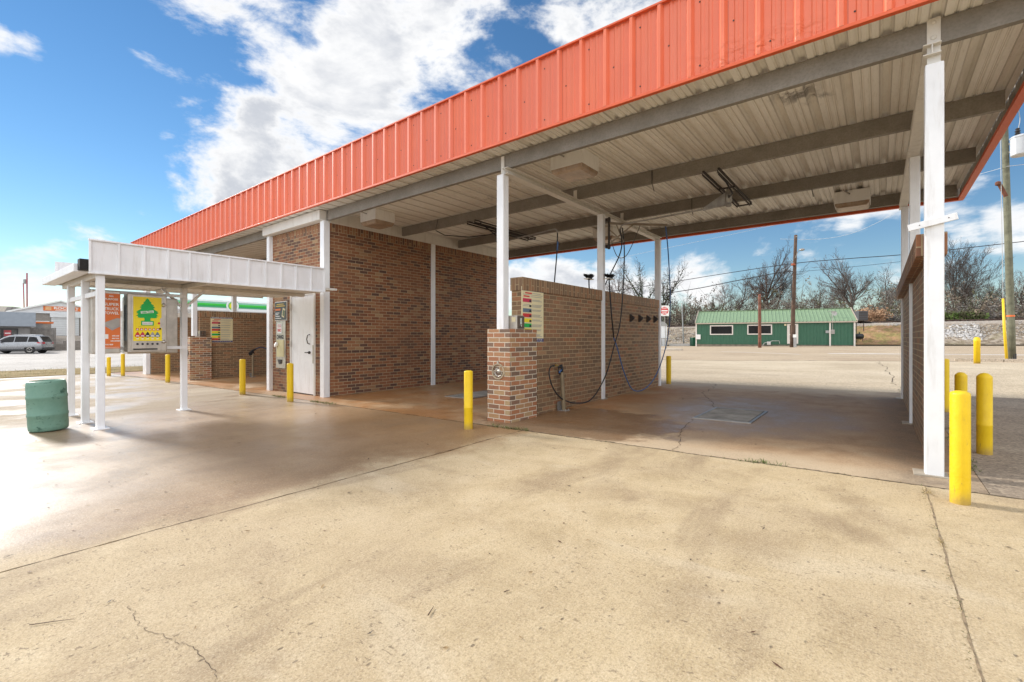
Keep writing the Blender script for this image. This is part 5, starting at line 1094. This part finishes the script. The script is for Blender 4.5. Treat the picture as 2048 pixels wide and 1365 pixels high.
# ------------------------------------------------------------------ trees
BARK=paint('grey_bark',(.085,.068,.055),.9,.3,scale=1.5); TWIG=paint('twig_grey_brown',(.095,.072,.058),.9,.25,scale=.6); TWIGR=paint('twig_red_brown',(.13,.08,.06),.9,.25,scale=.6)
IVY=[paint('ivy_dark',(.022,.05,.014),.5,.3),paint('ivy_mid',(.045,.085,.022),.5,.3),paint('ivy_olive',(.085,.11,.035),.55,.3)]
BRUSH=[paint('brush_grey',(.17,.15,.13),.9,.3,scale=.4),paint('brush_brown',(.16,.125,.095),.9,.3,scale=.4),paint('brush_olive',(.11,.105,.045),.9,.3,scale=.4),paint('brush_tan',(.25,.19,.13),.9,.3,scale=.4)]
def bare_tree(seed,H,r0,spread=.6,stems=1,ivy=0.0,lean=0.0,dens=1.0,fork=.32):
    r=random.Random(seed);T=MB();Cn=MB();L=MB()
    def leafq(p,s):
        a=Vector((r.gauss(0,1),r.gauss(0,1),r.gauss(0,1))).normalized();b=a.orthogonal().normalized()*s*.6;a=a*s
        L.add([p-a,p+b,p+a,p-b],[(0,1,2,3)],r.randrange(3))
    def grow(p,d,Ln,rad,lev):
        k=4 if lev<2 else 3;P=[p];dd=d.copy();q=p
        for i in range(k):
            dd=(dd+Vector((r.gauss(0,.13),r.gauss(0,.13),r.gauss(0,.09)+(.07 if lev>1 else .02)))).normalized();q=q+dd*(Ln/k);P.append(q)
        tip=rad*(.5 if lev<3 else .25)
        (T if lev<2 else Cn).tube(P,[rad+(tip-rad)*i/k for i in range(k+1)],7 if lev==0 else (5 if lev==1 else 3),cap=False)
        if ivy and lev<3:
            for i in range(k):
                for _ in range(int(ivy*(26 if lev==0 else 12 if lev==1 else 2))):
                    c=P[i].lerp(P[i+1],r.random()); o=Vector((r.gauss(0,1),r.gauss(0,1),r.gauss(0,.7))).normalized()*(rad*1.6+abs(r.gauss(0,.22)))
                    leafq(c+o,r.uniform(.10,.2))
        if lev>=5 or rad<.012: return
        nch=[r.randint(5,7),r.randint(4,6),r.randint(4,5),r.randint(3,4),2][lev]
        nch=max(1,int(round(nch*dens)))
        for c in range(nch):
            f=(fork+(1-fork)*(c+r.random())/nch) if lev==0 else .25+.75*(c+r.random())/nch
            f=min(f,.99);i=min(int(f*k),k-1);b=P[i].lerp(P[i+1],f*k-i)
            ax=dd.orthogonal().normalized();ax.rotate(Matrix.Rotation(r.uniform(0,6.283),3,dd));ang=r.uniform(.35,.95)*spread/.6
            nd=dd.copy();nd.rotate(Matrix.Rotation(ang,3,ax))
            rr=(rad+(tip-rad)*f)*r.uniform(.5,.72)
            grow(b,nd,Ln*r.uniform(.48,.72)*(1.05-.25*f),max(rr,.0165),lev+1)
        if lev<4: grow(P[-1],dd,Ln*r.uniform(.5,.68),max(tip*.9,.017),lev+1)
    for s in range(stems):
        a=r.uniform(0,6.283);sp=0 if stems==1 else r.uniform(.12,.55)
        d=Vector((math.cos(a)*sp+lean,math.sin(a)*sp,1)).normalized()
        grow(Vector((math.cos(a)*.15*(stems>1),math.sin(a)*.15*(stems>1),-.3)),d,H*(.46 if stems==1 else r.uniform(.38,.5)),r0*(1 if stems==1 else r.uniform(.6,1)),0)
    return T,Cn,L
def make_tree(name,label,params,twig,group='bare trees along the railway'):
    t=thing(name,(0,0,0),label,'tree',group); T,Cn,L=bare_tree(**params)
    T.build('trunk',BARK,t,uv=False,smooth=True); Cn.build('crown',twig,t,uv=False)
    if L.V: L.build('ivy',IVY,t,uv=False)
    return t
protos={'a':make_tree('bare_tree','x',dict(seed=3,H=17,r0=.33,spread=.55,fork=.3),TWIG),
 'b':make_tree('bare_tree','x',dict(seed=11,H=15,r0=.27,spread=.62,fork=.35),TWIGR),
 'c':make_tree('bare_tree','x',dict(seed=23,H=13,r0=.22,spread=.7,fork=.25),TWIG),
 'm':make_tree('bare_tree','x',dict(seed=31,H=17,r0=.17,spread=.5,stems=6,fork=.25,dens=.85),TWIG),
 'i':make_tree('ivy_covered_tree','x',dict(seed=41,H=12,r0=.28,spread=.65,ivy=1.1,dens=.75,fork=.4),TWIG,'ivy-clad trees left of the green building'),
 'j':make_tree('ivy_covered_tree','x',dict(seed=47,H=8.5,r0=.25,spread=.6,ivy=1.6,dens=.55,fork=.4),TWIG,'ivy-clad trees left of the green building')}
used=set()
def plant(k,px,d,s,rz,label,sink=0):
    o=protos[k]
    if k in used: o=copy_tree(o)
    used.add(k); p=at(px,d); zz=bank_h(p.x) if p.y>69.5 else gz(p.x,p.y)
    o.location=(p.x,p.y,zz-sink); o.scale=(s,s,s); o.rotation_euler=(0,0,rz); o['label']=label; return o
plant('a',1545,88,1.06,.4,'tall bare tree behind the green roof, just left of the brown pole')
plant('b',1512,90,1.02,2.1,'bare reddish-twigged tree behind the green roof, second left of the brown pole')
plant('c',1466,88,1.02,1.2,'bare tree above the left window of the green building')
plant('b',1436,92,.78,4.0,'smaller reddish bare tree above the left end of the green roof')
plant('c',1608,92,.72,3.3,'low bare tree just right of the brown utility pole')
plant('c',1640,90,.85,5.2,'bare tree above the right half of the green roof')
plant('a',1690,88,1.0,3.0,'tall bare tree behind the right end of the green building')
plant('b',1722,90,1.1,5.5,'tall bare tree right of the green building, above the dark unit')
plant('a',1762,92,.85,1.9,'leaning bare tree between the dark unit and the right bay wall')
plant('c',1792,88,1.0,.6,'bare tree just left of the right brick bay wall')
plant('m',1903,80,1.0,.3,'many-stemmed bare tree right beside the tall white front post')
plant('m',1950,92,.75,2.6,'many-stemmed smaller bare tree left of the right utility pole')
plant('c',1992,88,.85,2.2,'bare tree half hidden behind the right utility pole')
plant('b',2045,90,.9,.9,'bare tree at the right frame edge beyond the utility pole')
plant('b',1255,92,.95,1.0,'bare tree over the bay wall left of its rear post')
plant('i',1292,78,1.10,.7,'ivy-clad tree with bare top seen over the bay wall beside the rear post')
plant('i',1322,76,.98,3.6,'densest ivy-clad tree right of the rear post, above the road sign')
plant('j',1368,88,.80,1.1,'small leaning ivy-clad tree left of the green roof')
plant('j',1426,90,.95,4.4,'ivy-clad stumpy tree over the left end of the green roof')
plant('i',1225,84,.85,5.0,'ivy-clad tree peeking over the bay wall near the foam brush')
# thicket
def thicket(n,xr,yr,hf,seed,mats,name,leafp=.35,wts=None):
    r=random.Random(seed);m=MB()
    for k in range(n):
        x=r.uniform(*xr);y=r.uniform(*yr);z=bank_h(x)-.3;H=hf(x)*r.uniform(.45,1.15)
        mi=r.choices(range(len(mats)),wts)[0]
        d=Vector((r.gauss(0,.3),r.gauss(0,.3),1)).normalized();p=Vector((x,y,z));P=[p]
        for i in range(3):
            d=(d+Vector((r.gauss(0,.22),r.gauss(0,.22),0))).normalized();p=p+d*H/3;P.append(p)
        m.tube(P,[.045,.035,.022,.01],3,mi,cap=False)
        for b in range(5):
            i=r.randrange(1,3);q=P[i].lerp(P[i+1],r.random());e=q+Vector((r.gauss(0,.6),r.gauss(0,.6),r.uniform(.3,1.3)))*H*.22
            m.tube([q,q.lerp(e,.5)+Vector((0,0,-.05)),e],[.02,.015,.008],3,mi,cap=False)
            if r.random()<leafp:
                for _ in range(7):
                    c=q.lerp(e,r.random())+Vector((r.gauss(0,.15),r.gauss(0,.15),r.gauss(0,.15)));a=Vector((r.gauss(0,1),r.gauss(0,1),r.gauss(0,1))).normalized();bb=a.orthogonal().normalized()*.09;a*=.15
                    m.add([c-a,c+bb,c+a,c-bb],[(0,1,2,3)],mi)
    return tag(m.build(name,mats,uv=False),kind='stuff')
thicket(1250,(-36,34),(77,84),lambda x:4.2+1.6*math.sin(x*.45)+1.0*math.sin(x*1.3+1),1,BRUSH,'undergrowth',.35,(3,3,1,1.5))
thicket(900,(-36,34),(73.8,77),lambda x:1.5+.5*math.sin(x*.8),2,[BRUSH[1],BRUSH[0],BRUSH[2],BRUSH[3]],'undergrowth',.5,(3,3,2,1))
thicket(520,(-70,60),(95,110),lambda x:6.5+1.5*math.sin(x*.3),3,BRUSH,'distant_wood',.5,(3,2,2,.5))
thicket(70,(-2.2,.2),(72.6,74),lambda x:1.9,6,[paint('orange_leaf_brush',(.42,.25,.14),.8,.25)],'undergrowth',1.0)
thicket(360,(4.5,9),(74,75),lambda x:1.2,7,[BRUSH[2],GA],'undergrowth',.9)
# ------------------------------------------------------------------ left side: verge grass
r=random.Random(8);m=MB()
for k in range(5200):
    x=r.uniform(-31,-25.2);y=r.uniform(-6,16);z=gz(x,y)+.01;a=r.uniform(0,6.28);h=r.uniform(.03,.11);d=Vector((math.cos(a),math.sin(a),0));w=Vector((-d.y,d.x,0))*.007;p=Vector((x,y,z))
    m.add([p-w,p+w,p+d*h+Vector((0,0,h*r.uniform(.4,1)))],[(0,1,2)],r.randrange(3))
tag(m.build('dry_grass',[GB,paint('straw',(.45,.34,.16),.8,.2),GA],uv=False),kind='stuff')
r=random.Random(9);m=MB()
for k in range(420): leaf(r.uniform(-27.5,-24.6),r.uniform(-4,16),r.uniform(.03,.07))
tag(m.build('leaf_litter',LEAF,uv=False),kind='stuff')
# ------------------------------------------------------------------ left buildings
GREYW=paint('grey_blue_fascia',(.30,.335,.375),.5,.06); GREYWALL=paint('grey_wall',(.24,.23,.22),.7,.1)
t=thing('grey_shop',(-75,5,gz(-75,5)),'low grey shop with broad blue-grey fascia and dark window behind the silver car','shop')
g=gz(-75,5); m=MB(); m.box(-86,-75.0,-14,7.55,g-.3,2.42); m.build('wall',GREYWALL,t); m=MB(); m.box(-86,-74.4,-14,7.95,2.425,4.0); m.build('fascia',GREYW,t,bevel=.02)
m=MB(); m.box(-74.99,-74.9,3.0,6.62,.45,2.2); w=m.build('window',BLACK,t); m=MB(); m.box(-74.895,-74.88,3.1,5.35,.55,2.08); m.box(-74.895,-74.88,5.5,6.5,.55,2.08); m.build('pane',paint('shop_glass',(.10,.105,.10),.12,.3),w)
m=MB(); m.box(-74.875,-74.86,5.55,6.1,1.35,2.0); m.build('red_poster',paint('red_poster',(.42,.06,.07),.5,.2),w); m=MB(); m.box(-74.855,-74.85,5.62,6.05,1.62,1.72); m.build('lettering',WHITEP,w)
t=thing('plank_fence',(-78,8,gz(-78,8)),'weathered grey plank fence beside the grey shop','fence')
m=MB()
for k in range(18): y=7.0+k*.17; m.box(-78,-77.96,y,y+.155,-.5,2.32+.03*((k*7)%3)); 
m.build('planks',paint('weathered_planks',(.25,.23,.21),.85,.25),t)
# gabled workshop
t=thing('gabled_workshop',(-92,12,1.4),'block workshop with white gable, orange roof and white roller door','workshop')
CMU=NT('concrete_block_wall'); uv=CMU.uv(); bb=CMU.n('ShaderNodeTexBrick',{'Vector':uv,'Color1':(.26,.235,.21),'Color2':(.31,.28,.25),'Mortar':(.20,.18,.16),'Scale':1.0,'Mortar Size':.012,'Brick Width':.41,'Row Height':.205}); CMUM=CMU.out(bb.outputs[0],.85,0,CMU.bump(CMU.noise(CMU.pos(),20,3),.2,.01),.25)
Y0,Y1,ZE2,ZP=7.4,17.2,4.72,6.35
m=MB(); m.box(-120,-92,Y0,Y1,-1,ZE2); m.build('wall',CMUM,t)
SID=paint('white_siding',(.70,.70,.70),.5,.05)
m=MB(); m.prism([(-91.9,Y0,ZE2+.01),(-91.9,Y1,ZE2+.01),(-91.9,(Y0+Y1)/2,ZP)],(-28,0,0)); 
for k in range(6): 
    z=ZE2+.1+k*.26; hw=(ZP-z)/(ZP-ZE2)*(Y1-Y0)/2-.05
    if hw>.1: m.box(-91.9,-91.88,12.3-hw,12.3+hw,z,z+.02)
m.box(-91.9,-91.8,Y0-.1,Y1+.1,ZE2-.12,ZE2+.005); m.build('gable',SID,t)
OR=paint('orange_roof',(.62,.30,.10),.45,.08)
for ya in (Y0-.4,Y1+.4):
    m=MB(); zz=ZE2-.12; m.prism([(-91.7,ya,zz),(-91.7,12.3,ZP+.02),(-91.7,12.3,ZP+.12),(-91.7,ya,zz+.1)],(-28.6,0,0)); m.build('roof',OR,t,fixn=True)
m=MB()
for ya in (Y0-.42,Y1+.42): m.bar((-91.66,ya,ZE2-.08),(-91.66,12.3,ZP+.08),.06,.22)
m.build('rake_trim',WHITEP,t)
m=MB(); m.box(-91.97,-91.85,11.35,14.25,1.45,4.05); dd=m.build('roller_door',paint('roller_white',(.66,.67,.68),.5,.04),t); m=MB()
for k in range(8): m.box(-91.849,-91.835,11.36,14.24,1.5+k*.32,1.52+k*.32)
m.build('slat_lines',GREYP,dd); m=MB(); m.box(-91.97,-91.6,11.2,14.4,4.06,4.58); m.build('door_header',SID,t)
m=MB(); m.box(-91.875,-91.84,10.55,14.9,4.98,5.62); sg=m.build('sign_board',ORANP,t)
text('lettering','ROCKY T',.42,(-91.835,12.9,5.36),(0,1,0),(0,0,1),WHITEP,sg,fit=2.6,bold=.012)
m=MB(); m.box(-91.838,-91.83,10.75,11.35,5.08,5.55); m.build('emblem',paint('pale_orange',(.75,.42,.2),.5,.1),sg); m=MB(); m.box(-91.838,-91.83,11.75,14.1,5.05,5.12); m.build('lettering',WHITEP,sg)
t=thing('orange_awning',(-84,9.5,3),'small orange and white awning sticking out beside the grey shop','awning')
m=MB(); m.box(-88,-84,8.9,10.6,3.0,3.22); m.build('valance',ORANP,t); m=MB(); m.box(-88,-84,8.85,10.2,3.222,3.32); m.build('top',WHITEP,t); m=MB(); m.box(-87.9,-84.1,9.0,9.6,-.4,2.99); m.build('wall',GREYWALL,t)
# raised yard + retaining wall
m=MB(); m.add([(-79.9,3,-.46),(-79.9,40,-.3),(-90,40,1.42),(-90,3,1.42),(-130,40,1.42),(-130,3,1.42)],[(0,3,2,1),(3,5,4,2)]); 
m=MB(); V=[(-80.5,2,-.5),(-80.5,40,-.4),(-90,40,1.43),(-90,2,1.43),(-130,40,1.43),(-130,2,1.43)]; m.add(V,[(0,1,2,3),(3,2,4,5)]); tag(m.build('raised_yard',pavement('yard_concrete',(.36,.31,.25),(.45,.39,.32),(.52,.46,.39),.3),uv=False),kind='structure')
m=MB(); m.box(-80.3,-79.9,11.0,30,-.6,.78); m.box(-80.2,-79.8,9.6,10.99,-.6,.45); tag(m.build('retaining_wall',CMUM,loc=(-80,11,-.5)),'low stepped block retaining wall below the workshop yard','wall')
m=MB(); m.add([(-79.8,6,-.42),(-77.0,6,-.44),(-77.0,30,-.30),(-79.8,30,-.28)],[(0,1,2,3)]); tag(m.build('grass_strip',VERGE,uv=False),kind='structure')
# pink-red twin masts
p=at(51,105); t=thing('twin_sign_masts',(p.x,p.y,gz(p.x,p.y)),'two tall slim pinkish-red masts with a small box between, far left','mast')
MAST=paint('faded_red_mast',(.52,.16,.19),.6,.15)
m=MB(); m.tube([at(54.5,105),at(53.9,105,546)],.14,8); m.build('mast',MAST,t); m=MB(); m.tube([at(50.5,105),at(46.7,105,566)],.11,8); m.build('mast',MAST,t)
m=MB(); a=at(50,105,563); m.lathe(a-Vector((0,0,.5)),[(.28,0),(.28,1.0)],10); m.build('sign_box',GREYP,t)
p=at(5,86); t=thing('beige_hipped_building',(p.x,p.y,gz(p.x,p.y)),'pale beige building with slanted mansard roof above the grey shop','building')
m=MB(); q=[at(-40,86,627),at(26,86,627),at(26,86,613),at(9,86,612.5),at(-40,86,610)]; m.prism(q,FW*8-RT*5); m.build('roof',paint('beige_roof',(.52,.48,.42),.7,.1),t,fixn=True)
m=MB(); q=[at(8,85.9,627),at(15,85.9,614.5),at(26,85.9,614),at(19,85.9,627)]; m.prism(q,-FW*.1); m.build('grey_dormer',GREYWALL,t,fixn=True)  # dormer face in the grey wall colour, darker than the roof
m=MB(); q=[at(-40,86.1,680),at(20,86.1,680),at(20,86.1,626),at(-40,86.1,626)]; m.prism(q,FW*6-RT*4); m.build('wall',GREYWALL,t,fixn=True)
# ------------------------------------------------------------------ fuel station canopy
t=thing('fuel_canopy',(-52,18,gz(-52,18)),'white and green striped fuel station canopy with a sunburst logo, seen through the left bay','canopy')
FX=-49.5
m=MB(); m.box(-58,FX-.05,12.0,44,3.78,4.76); m.build('canopy_box',WHITE,t)
BG=[paint('canopy_white',(.80,.81,.80),.4,.03),paint('canopy_pale_green',(.22,.52,.35),.4,.04),paint('canopy_bright_green',(.03,.55,.035),.35,.04),paint('canopy_mid_green',(.01,.36,.05),.4,.04),paint('canopy_teal_green',(.05,.36,.17),.4,.04)]
for z0,z1,k,nm in ((4.60,4.76,0,'white_stripe'),(4.42,4.599,1,'pale_stripe'),(4.28,4.419,2,'bright_stripe'),(4.16,4.279,3,'green_stripe'),(4.05,4.159,4,'teal_stripe'),(3.78,4.049,0,'white_stripe')):
    m=MB(); m.box(FX-.049,FX+.01*(k+1),11.95,44,z0,z1); m.build(nm,BG[k],t)
yl,zl=18.75,4.26
m=MB(); m.lathe((FX+.06,yl,zl),[(.56,0),(.56,.02)],32,0,(1,0,0)); lg=m.build('logo',BG[0],t)
m=MB(); pts=[]
for k in range(48):
    a=2*math.pi*k/48; rr=.44 if k%2==0 else .36; pts.append((FX+.081,yl+rr*math.cos(a),zl+rr*math.sin(a)))
m.prism(pts,(.004,0,0)); m.build('sunburst',BG[3],lg)
m=MB(); pts=[]
for k in range(48):
    a=2*math.pi*(k+1)/48; rr=.355 if k%2==0 else .29; pts.append((FX+.0855,yl+rr*math.cos(a),zl+rr*math.sin(a)))
m.prism(pts,(.004,0,0)); m.build('sunburst',paint('lime',(.45,.66,.03),.4,.03),lg)
m=MB(); m.lathe((FX+.09,yl,zl),[(.24,0),(.24,.003)],24,0,(1,0,0)); m.build('sunburst',YELP,lg)
m=MB(); m.lathe((FX+.094,yl,zl),[(.12,0),(.12,.003)],24,0,(1,0,0)); m.build('sunburst',BG[0],lg)
text('lettering','bp',.2,(FX+.07,yl+.42,zl+.40),(0,1,0),(0,0,1),BG[3],lg,fit=.16)
for y in (15,27,39):
    m=MB(); m.box(-54.2,-53.8,y-.2,y+.2,gz(-54,y)-.2,3.78); m.build('column',WHITE,t)
t=thing('station_shop',(-66,20,gz(-66,20)),'beige shop wall under the far side of the green striped canopy','shop'); m=MB(); m.box(-75,-66,12.5,40,-.8,3.6); m.build('wall',CREAM,t); m=MB(); m.box(-75.2,-65.8,12.3,40.2,3.605,4.4); m.build('fascia',TANT,t)
t=thing('far_green_canopy',(-86,18,0),'small distant canopy with a green band left of the orange towel machine','canopy'); m=MB(); m.box(-89,-85.9,14.2,27,4.25,4.55); m.build('white_stripe',BG[0],t); m=MB(); m.box(-89,-85.85,14.1,27,4.551,5.15); m.build('green_stripe',BG[3],t,bevel=.1)
for y in (15,26):
    m=MB(); m.box(-87.6,-87.3,y,y+.3,-.6,4.25); m.build('column',WHITE,t)
# ------------------------------------------------------------------ silver SUV
def make_suv():
    t=thing('parked_car',(0,0,0),'silver sport utility car parked across the street at the far left','car')
    SIL=paint('silver_car_paint',(.33,.34,.355),.25,.03,metal=.55,spec=.6,bump=0)
    # x forward, y left; stations: x, half-width low, half-width belt, z low, z belt, half-width roof, z roof
    st=[(-2.45,.80,.82,.55,.98,.70,1.02),(-2.38,.90,.93,.42,1.02,.74,1.20),(-2.1,.95,.96,.34,1.06,.70,1.66),(-1.6,.96,.97,.30,1.08,.68,1.74),(-.6,.96,.97,.28,1.06,.69,1.78),(.3,.96,.97,.28,1.04,.68,1.74),(.75,.96,.97,.28,1.03,.69,1.55),(1.35,.96,.96,.28,1.02,.80,1.10),(2.0,.95,.93,.30,.98,.78,1.03),(2.35,.90,.86,.36,.88,.66,.92),(2.5,.78,.74,.45,.72,.5,.75)]
    m=MB(); n=10; V=[]
    for x,wl,wb,zl,zb,wr,zr in st:
        half=[(wl*.9,zl),(wl,zl+.12),(wb+.015,(zl+zb)/2),(wb,zb),(wr,zr)]
        V+=[(x,y,z) for y,z in half]+[(x,-y,z) for y,z in reversed(half)]
    F=[]
    for i in range(len(st)-1):
        for j in range(n): F.append((i*n+j,(i+1)*n+j,(i+1)*n+(j+1)%n,i*n+(j+1)%n))
    F+=[tuple(range(n)),tuple(reversed(range((len(st)-1)*n,len(st)*n)))]
    m.add(V,F); b=m.build('body',SIL,t,smooth=True,uv=False,fixn=True); b.modifiers.new('s','EDGE_SPLIT').split_angle=R(38)
    def side(pts,name,mat,off=.012):
        for s in (1,-1):
            m=MB(); m.prism([(x,s*(y+off-.012),z) for x,y,z in pts],(0,s*.014,0)); m.build(name,mat,t,fixn=True)
    side([(-2.12,.93,1.12),(-1.3,.955,1.12),(-1.32,.735,1.62),(-1.9,.735,1.57)],'side_window',GLASS)
    side([(-1.22,.955,1.12),(-.25,.955,1.11),(-.25,.735,1.65),(-1.24,.735,1.63)],'side_window',GLASS)
    side([(-.17,.955,1.11),(1.10,.945,1.10),(.60,.765,1.48),(.25,.745,1.60),(-.17,.735,1.64)],'side_window',GLASS)
    side([(-2.18,.945,1.10),(1.16,.95,1.08),(.62,.76,1.5),(.25,.74,1.62),(-.6,.725,1.66),(-1.9,.72,1.60)],'window_surround',BLACK,.004)
    m=MB(); m.prism([(-2.42,.66,1.12),(-2.42,-.66,1.12),(-2.17,-.60,1.58),(-2.17,.60,1.58)],(-.02,0,.012)); m.build('rear_window',GLASS,t,fixn=True)
    m=MB(); m.prism([(1.32,.74,1.13),(1.32,-.74,1.13),(.80,-.64,1.53),(.80,.64,1.53)],(.02,0,.015)); m.build('windscreen',GLASS,t,fixn=True)
    TL=paint('tail_lamp_red',(.55,.015,.02),.2,.05)
    for s in (1,-1):
        m=MB(); m.prism([(-2.49,s*.60,.93),(-2.49,s*.60,1.08),(-2.40,s*.95,1.12),(-2.02,s*.985,1.07),(-2.05,s*.985,1.01),(-2.40,s*.95,.92)],(-.02,0,0)); m.build('tail_lamp',TL,t,fixn=True)
    m=MB(); m.box(-2.55,-2.36,-.85,.85,.34,.56); m.box(-2.3,2.3,.93,.985,.26,.42); m.box(-2.3,2.3,-.985,-.93,.26,.42); m.build('lower_cladding',BLACK,t,bevel=.03)
    m=MB(); m.box(-2.50,-2.475,-.28,.28,.82,.96); m.build('number_plate',GREYP,t)
    m=MB(); m.box(-2.30,-2.05,-.62,.62,1.66,1.69); m.build('spoiler',SIL,t,bevel=.01)
    for s in (1,-1):
        m=MB(); m.tube([(-1.7,s*.60,1.80),(-1.0,s*.61,1.84),(.0,s*.61,1.83)],.02,6); m.build('roof_rail',CHROME,t)
        m=MB(); m.obox((.78,s*1.06,1.14),(.08,0,0),(0,.1,0),(0,0,.07)); m.build('door_mirror',SIL,t,bevel=.02)
        for x in (-.45,.55):
            m=MB(); m.box(x-.1,x+.1,min(s*.975,s*1.0),max(s*.975,s*1.0),.92,.95); m.build('handle',SIL,t)
        for x in (-1.45,1.45):
            m=MB(); m.lathe((x,s*.72,.37),[(.25,0),(.36,.02),(.375,.06),(.375,.2),(.36,.245),(.25,.26)],24,0,(0,s,0)); w=m.build('wheel',BLACK,t,smooth=True)
            m=MB(); m.lathe((x,s*.972,.37),[(.25,.0),(.24,.012),(.05,.004),(.045,.02)],20,0,(0,s,0))
            m.build('rim',GALV,w)
            m=MB(); 
            for k in range(5):
                a=k*2*math.pi/5+.3; m.obox((x+.15*math.cos(a),s*.986,.37+.15*math.sin(a)),(.02*-math.sin(a+.6),0,.02*math.cos(a+.6)),(0,.004,0),(.05*math.cos(a+.6),0,.05*math.sin(a+.6)))
            m.build('spokes',HOLE,w)
            m=MB(); m.lathe((x,s*.965,.40),[(.44,0),(.44,.012)],24,0,(0,s,0)); m.build('wheel_arch',HOLE,t)
    return t
car=make_suv(); hd=(-RT*.95-FW*.31); c=at(36,46); 
car.scale=(.97,1,1.02); car.location=(c.x,c.y,gz(c.x,c.y)+.05); car.rotation_euler=(0,0,math.atan2(hd.y,hd.x))
# ------------------------------------------------------------------ sky, sun, camera
SUN_EL,SUN_PHI=R(26),R(6)
sd=Vector((-math.cos(SUN_EL)*math.cos(SUN_PHI),-math.cos(SUN_EL)*math.sin(SUN_PHI),math.sin(SUN_EL)))
w=NT('World',True); sc.world=w.m
sky=w.n('ShaderNodeTexSky',sky_type='NISHITA',sun_disc=False); sky.sun_elevation=SUN_EL; sky.sun_rotation=R(270-6); sky.air_density=1.0; sky.dust_density=0.0; sky.ozone_density=2.0
tc=w.n('ShaderNodeTexCoord').outputs['Generated']
nv=w.n('ShaderNodeVectorMath',{0:tc},operation='NORMALIZE').outputs[0]
sz=w.n('ShaderNodeSeparateXYZ',{0:nv})
q=w.map(nv,(1,1,2.0))
N=w.noise(q,3.4,10,.60,.25); N2=w.noise(q,9.0,8,.65,.4)
def dirpx(x,y): return (FW+RT*((x-CXP)/FPX)+Vector((0,0,(CYP-y)/FPX))).normalized()
tot=None
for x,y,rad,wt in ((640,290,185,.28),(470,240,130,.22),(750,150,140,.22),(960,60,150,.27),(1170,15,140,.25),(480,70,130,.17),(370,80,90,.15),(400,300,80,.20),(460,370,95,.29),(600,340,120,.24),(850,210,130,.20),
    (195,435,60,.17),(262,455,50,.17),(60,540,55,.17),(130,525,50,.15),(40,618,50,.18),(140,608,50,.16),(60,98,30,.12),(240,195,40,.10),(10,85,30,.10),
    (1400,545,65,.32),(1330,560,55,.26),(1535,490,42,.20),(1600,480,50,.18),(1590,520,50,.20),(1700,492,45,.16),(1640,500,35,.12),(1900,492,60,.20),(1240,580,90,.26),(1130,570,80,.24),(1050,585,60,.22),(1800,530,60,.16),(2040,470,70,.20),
    (1700,-900,500,.3),(-900,420,430,.34),(-900,200,500,.36),(2900,300,400,.3)):  # includes unseen clouds left of the frame, added for glare on the wet slab
    d0=dirpx(x,y); a=math.atan(rad/FPX)*(1/(1+((x-CXP)/FPX)**2)**.5)
    dt=w.n('ShaderNodeVectorMath',{0:nv,1:tuple(d0)},operation='DOT_PRODUCT').outputs['Value']
    b_=w.rng(dt,math.cos(a*1.35),math.cos(a*.25),0,wt)
    tot=b_ if tot is None else w.math('MAXIMUM',tot,b_)
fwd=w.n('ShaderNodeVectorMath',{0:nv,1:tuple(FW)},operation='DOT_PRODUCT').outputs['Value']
tot=w.math('MAXIMUM',tot,w.rng(fwd,.18,-.25,0,.34))  # unseen cloud cover behind the camera, added for ambient light
dens=w.math('ADD',tot,w.math('ADD',w.math('MULTIPLY',w.math('SUBTRACT',N,.5),1.3),w.math('MULTIPLY',w.math('SUBTRACT',N2,.5),.30)))
cl=w.rng(dens,.13,.31)
thick=w.rng(dens,.24,.42)
gb_=w.noise(q,2.2,6,.55,.3)
gb2=w.noise(w.map(q,(1,1,1),loc=(.06,.02,.10)),6.0,8,.62,.3)
ccol=w.mix(w.math('MULTIPLY',thick,w.rng(w.math('ADD',w.math('MULTIPLY',gb_,.6),w.math('MULTIPLY',gb2,.4)),.36,.54)),(1.0,1.0,1.0),(.60,.63,.69))
hs=w.n('ShaderNodeHueSaturation',{'Saturation':1.22,'Value':1.0,'Color':sky.outputs[0]}).outputs[0]
bg1=w.n('ShaderNodeBackground',{0:hs,1:.058}); bg2=w.n('ShaderNodeBackground',{0:ccol,1:w.rng(fwd,.42,-.1,.47,1.05)})  # unseen clouds glow brighter than those in view, to fill the shade
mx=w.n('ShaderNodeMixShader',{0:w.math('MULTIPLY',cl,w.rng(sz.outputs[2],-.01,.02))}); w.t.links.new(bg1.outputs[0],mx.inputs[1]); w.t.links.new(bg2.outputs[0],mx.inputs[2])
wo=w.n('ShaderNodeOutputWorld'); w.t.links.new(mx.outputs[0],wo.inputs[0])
L=bpy.data.lights.new('sun','SUN'); L.energy=2.1; L.angle=R(8); L.color=(1.0,.955,.885)
lo=bpy.data.objects.new('sun',L); COL.objects.link(lo); lo.rotation_euler=sd.to_track_quat('Z','Y').to_euler(); lo.location=(-20,-5,20)
cam=bpy.data.cameras.new('camera'); co=bpy.data.objects.new('camera',cam); COL.objects.link(co); co.location=(0,0,1.2); co.rotation_euler=(R(90),0,AZ)
cam.sensor_width=36; cam.sensor_fit='HORIZONTAL'; cam.lens=FPX/2048*36; cam.shift_y=-7.0/2048; cam.clip_start=.05; cam.clip_end=3000
sc.camera=co
sc.view_settings.view_transform='Standard'; sc.view_settings.look='None'; sc.view_settings.exposure=1.17; sc.view_settings.gamma=1
sc.cycles.max_bounces=10; sc.cycles.diffuse_bounces=8
